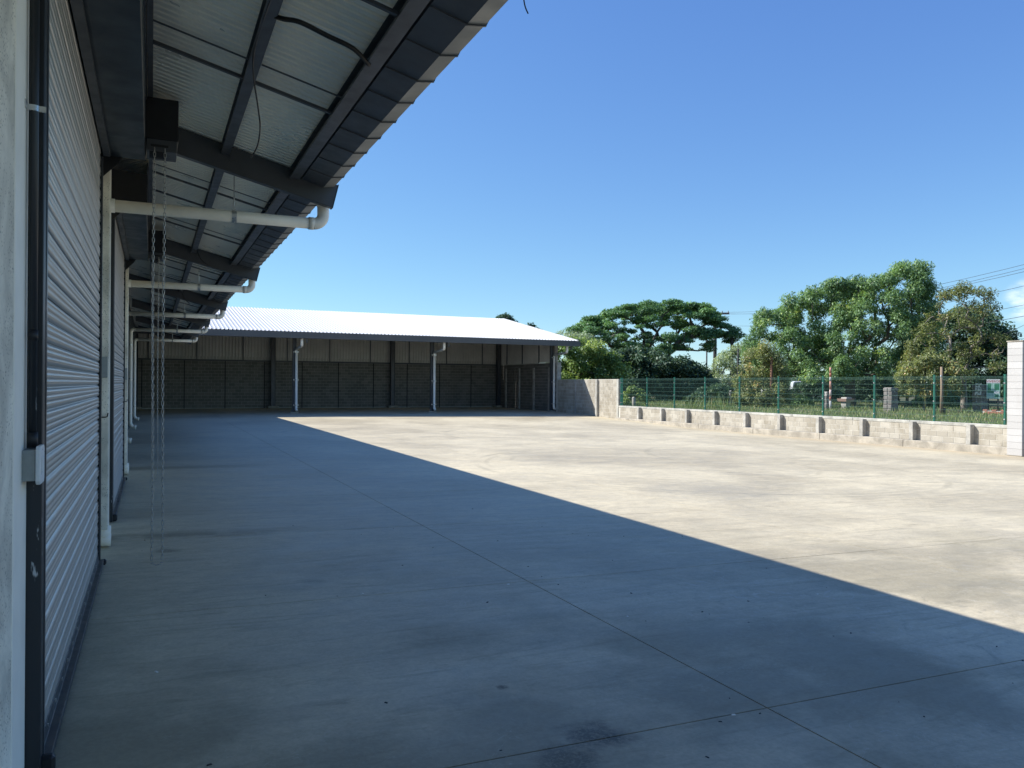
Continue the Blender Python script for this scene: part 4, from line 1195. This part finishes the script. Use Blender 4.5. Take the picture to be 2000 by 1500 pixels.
for c in range(3):
    for k in range(11):
        if c == 2 and rnd.random() < .4: continue
        s0 = (k + (.5 if c % 2 else 0)) / 11.5; a_, b_ = p0.lerp(p1, s0 + .004), p0.lerp(p1, s0 + .083)
        part('brick', bar(a_, b_, .31 + c * .085, .31 + c * .085 + .078, .10 + rnd.uniform(-.01, .01)), br_, be)

# dark garden table
b = spot(1772, 50); t = thing('garden_table', tuple(b), 'small dark table with a crate under it, in the grass beyond the thick gatepost', 'table')
part('table_top', MB().box(b.x - .5, b.x + .5, b.y - .35, b.y + .35, b.z + .80, b.z + .86), M['polewood'], t, bevel=.01)
for sx_ in (-1, 1):
    for sy_ in (-1, 1): part('leg', MB().box(b.x + sx_ * .42 - .03, b.x + sx_ * .42 + .03, b.y + sy_ * .28 - .03, b.y + sy_ * .28 + .03, b.z - .05, b.z + .80), M['polewood'], t)
b2 = b + Vector((-.2, .0, 0))
t = thing('slatted_crate', tuple(b2), 'dark slatted crate standing under the small garden table', 'crate')
for k in range(3):
    z = b2.z + .02 + k * .13
    part('slat', MB().box(b2.x - .25, b2.x + .25, b2.y - .27, b2.y - .25, z, z + .10), M['polewood'], t); part('slat', MB().box(b2.x - .25, b2.x + .25, b2.y + .25, b2.y + .27, z, z + .10), M['polewood'], t)
    part('slat', MB().box(b2.x - .27, b2.x - .25, b2.y - .27, b2.y + .27, z, z + .10), M['polewood'], t); part('slat', MB().box(b2.x + .25, b2.x + .27, b2.y - .27, b2.y + .27, z, z + .10), M['polewood'], t)

# white pick-up half hidden by leaves
def pickup():
    b = spot(1556, 61, .33)
    t = thing('parked_truck', tuple(b), 'white pick-up truck parked under the trees, half hidden by leaves', 'truck')
    ang = math.radians(-38); ca, sa = math.cos(ang), math.sin(ang)
    def tr(mb):
        mb.v = [(b.x + x * ca - y * sa, b.y + x * sa + y * ca, b.z + z) for x, y, z in mb.v]; return mb
    wpaint = simple('white car paint', (.74, .74, .72), .25, 0, .03, 2); gl = simple('dark car glass', (.02, .025, .03), .08, 0, .05, 2); rub = simple('tyre rubber', (.02, .02, .02), .85)
    side = [(-2.6, .45), (-2.6, .98), (-2.5, 1.02), (-.35, 1.02), (.9, 1.02), (2.1, .95), (2.42, .80), (2.45, .42), (1.95, .36), (1.0, .34), (-1.0, .34), (-2.0, .36)]
    part('body', tr(MB().prism_y(side, -.88, .88)), wpaint, t, bevel=.05, seg=3)
    cabp = [(-.45, 1.0), (-.35, 1.58), (-.2, 1.66), (.75, 1.66), (.9, 1.6), (1.45, 1.0)]
    cab = part('cab', tr(MB().prism_y(cabp, -.74, .74)), wpaint, t, bevel=.05, seg=3)
    for s_ in (-1, 1):
        part('side_window', tr(MB().prism_y([(-.3, 1.08), (-.22, 1.52), (.25, 1.52), (.25, 1.08)], *sorted((s_ * .742, s_ * .752)))), gl, cab)
        part('side_window', tr(MB().prism_y([(.32, 1.08), (.32, 1.52), (.82, 1.52), (1.22, 1.08)], *sorted((s_ * .742, s_ * .752)))), gl, cab)
        part('headlight', tr(MB().box(2.30, 2.46, s_ * .72 - .12, s_ * .72 + .12, .66, .80)), M['boxgrey'], t, bevel=.02)
        for xw in (-1.6, 1.55):
            y0, y1 = sorted((s_ * .72, s_ * .92))
            w = part('wheel', tr(MB().tube([(xw, y0, .36), (xw, y1, .36)], .36, 22)), rub, t, bevel=.03)
            part('rim', tr(MB().tube([(xw, s_ * .90, .36), (xw, s_ * .928, .36)], .21, 16)), M['zinc'], w)
    part('windscreen', tr(MB().add([(.93, -.66, 1.57), (.93, .66, 1.57), (1.44, .70, 1.04), (1.44, -.70, 1.04), (.95, -.66, 1.585), (.95, .66, 1.585), (1.46, .70, 1.055), (1.46, -.70, 1.055)], [(0, 1, 2, 3), (7, 6, 5, 4), (0, 4, 5, 1), (1, 5, 6, 2), (2, 6, 7, 3), (3, 7, 4, 0)])), gl, cab)
    part('bumper', tr(MB().box(2.38, 2.52, -.86, .86, .36, .56)), M['boxgrey'], t, bevel=.03)
    part('cargo_bed', tr(MB().box(-2.5, -.6, -.76, .76, .95, 1.03)), rub, t)
pickup()

# ------------------------------------------------------------------ utility poles and wires
def upole(px, d, ytop, r, label, cross=0.):
    b = spot(px, d); zt_ = hgt(ytop, px, d)
    t = thing('utility_pole', tuple(b), label, 'utility pole', 'utility poles among the trees')
    part('shaft', MB().tube([(b.x, b.y, b.z - .3), (b.x, b.y, zt_)], [r * 1.25, r], 10), M['polewood'], t, smooth=True)
    look = Vector((b.x, b.y, 0)).normalized(); ux = Vector((look.y, -look.x, 0))
    if cross:
        a_, c_ = b - ux * cross, b + ux * cross
        part('crossarm', MB().tube([(a_.x, a_.y, zt_ - .15), (c_.x, c_.y, zt_ - .15)], .09, 6), M['polewood'], t)
        for s_ in (-1, 1):
            e = b + ux * (cross * .45 * s_)
            part('brace', MB().tube([(b.x, b.y, zt_ - .95), (e.x, e.y, zt_ - .18)], .035, 5), M['polewood'], t)
        for s_ in (-.92, -.5, .0, .5, .92):
            e = b + ux * (cross * s_); part('insulator', MB().tube([(e.x, e.y, zt_ - .08), (e.x, e.y, zt_ + .12)], [.07, .045], 8), M['boxgrey'], t)
    return b, zt_, ux
P1 = upole(1396, 78, 609, .16, 'tall dark utility pole with a crossarm at the right of the umbrella tree', 1.35)
P2 = upole(1429, 70, 641, .13, 'plain dark pole just right of the umbrella tree crown')
P3 = upole(1441, 62, 668, .05, 'thin dark pole rising in front of the pale tree')
P4 = upole(1380, 84, 662, .07, 'slender far pole seen under the umbrella tree crown')
def wire(p, q_, sag, r, label):
    p, q_ = Vector(p), Vector(q_); n = 16
    pts = [p.lerp(q_, i / n) - Vector((0, 0, sag * 4 * (i / n) * (1 - i / n))) for i in range(n + 1)]
    mb = MB().tube(pts, r, 5, False)
    solo('overhead_wire', mb, M['polewood'], label, 'wire', tuple(p), 'overhead wires crossing the sky on the right')
def wp(px, py, d): b = spot(px, d); return (b.x, b.y, hgt(py, px, d))
wire(wp(1400, 609, 78), wp(2120, 484, 40), .9, .011, 'topmost overhead wire running from the crossarm to the right edge')
wire(wp(1418, 612, 78), wp(2120, 492, 39), .9, .011, 'second overhead wire from the crossarm, just under the topmost one')
wire(wp(1380, 611, 78), wp(2120, 500, 40.5), 1.0, .011, 'third overhead wire from the far end of the crossarm')
wire(wp(1396, 634, 78), wp(2120, 528, 40), 1.0, .011, 'single overhead wire passing in front of the small cloud')
wire(wp(1429, 650, 70), wp(2120, 568, 40), .9, .011, 'lower overhead wire from the plain pole under the cloud')
wire(wp(1429, 662, 70), wp(2120, 592, 40), .9, .014, 'thick low overhead cable above the whitewashed pillar')
wire(wp(1850, 690, 60), wp(2120, 566, 34), .4, .010, 'steep wire rising to the right above the pillar')
wire(wp(1780, 668, 60), wp(2120, 648, 40), .2, .011, 'lowest wire crossing just over the pillar top')

# ------------------------------------------------------------------ small litter on the slabs
def litter():
    rg = random.Random(15); mb = MB(); mb2 = MB()
    for i in range(60):
        x = rg.uniform(-.1, 5.5); y = rg.uniform(2.2, 10); s_ = rg.uniform(.002, .006); z = gz(x, y)
        t = mb2 if rg.random() < .22 else mb
        a_ = rg.uniform(0, 3.14); l_ = s_ * rg.uniform(1, 2.6)
        ca, sa = math.cos(a_), math.sin(a_)
        top = [(x + ca * u - sa * v, y + sa * u + ca * v, z + s_ * .7) for u, v in ((-l_ * .7, -s_ * .6), (l_ * .6, -s_ * .7), (l_ * .7, s_ * .5), (-l_ * .6, s_ * .7))]
        bot = [(x + ca * u - sa * v, y + sa * u + ca * v, z - .001) for u, v in ((-l_, -s_), (l_, -s_), (l_, s_), (-l_, s_))]
        t.add(bot + top, [(4, 5, 6, 7), (0, 1, 5, 4), (1, 2, 6, 5), (2, 3, 7, 6), (3, 0, 4, 7)])
    tag(link('dark_grit', mb.mesh('dark_grit', M['joint'])), 'scattered dark grit on the concrete near the camera', None, kind='stuff')
    tag(link('pale_chips', mb2.mesh('pale_chips', M['white'])), 'scattered pale chips on the concrete near the camera', None, kind='stuff')
litter()
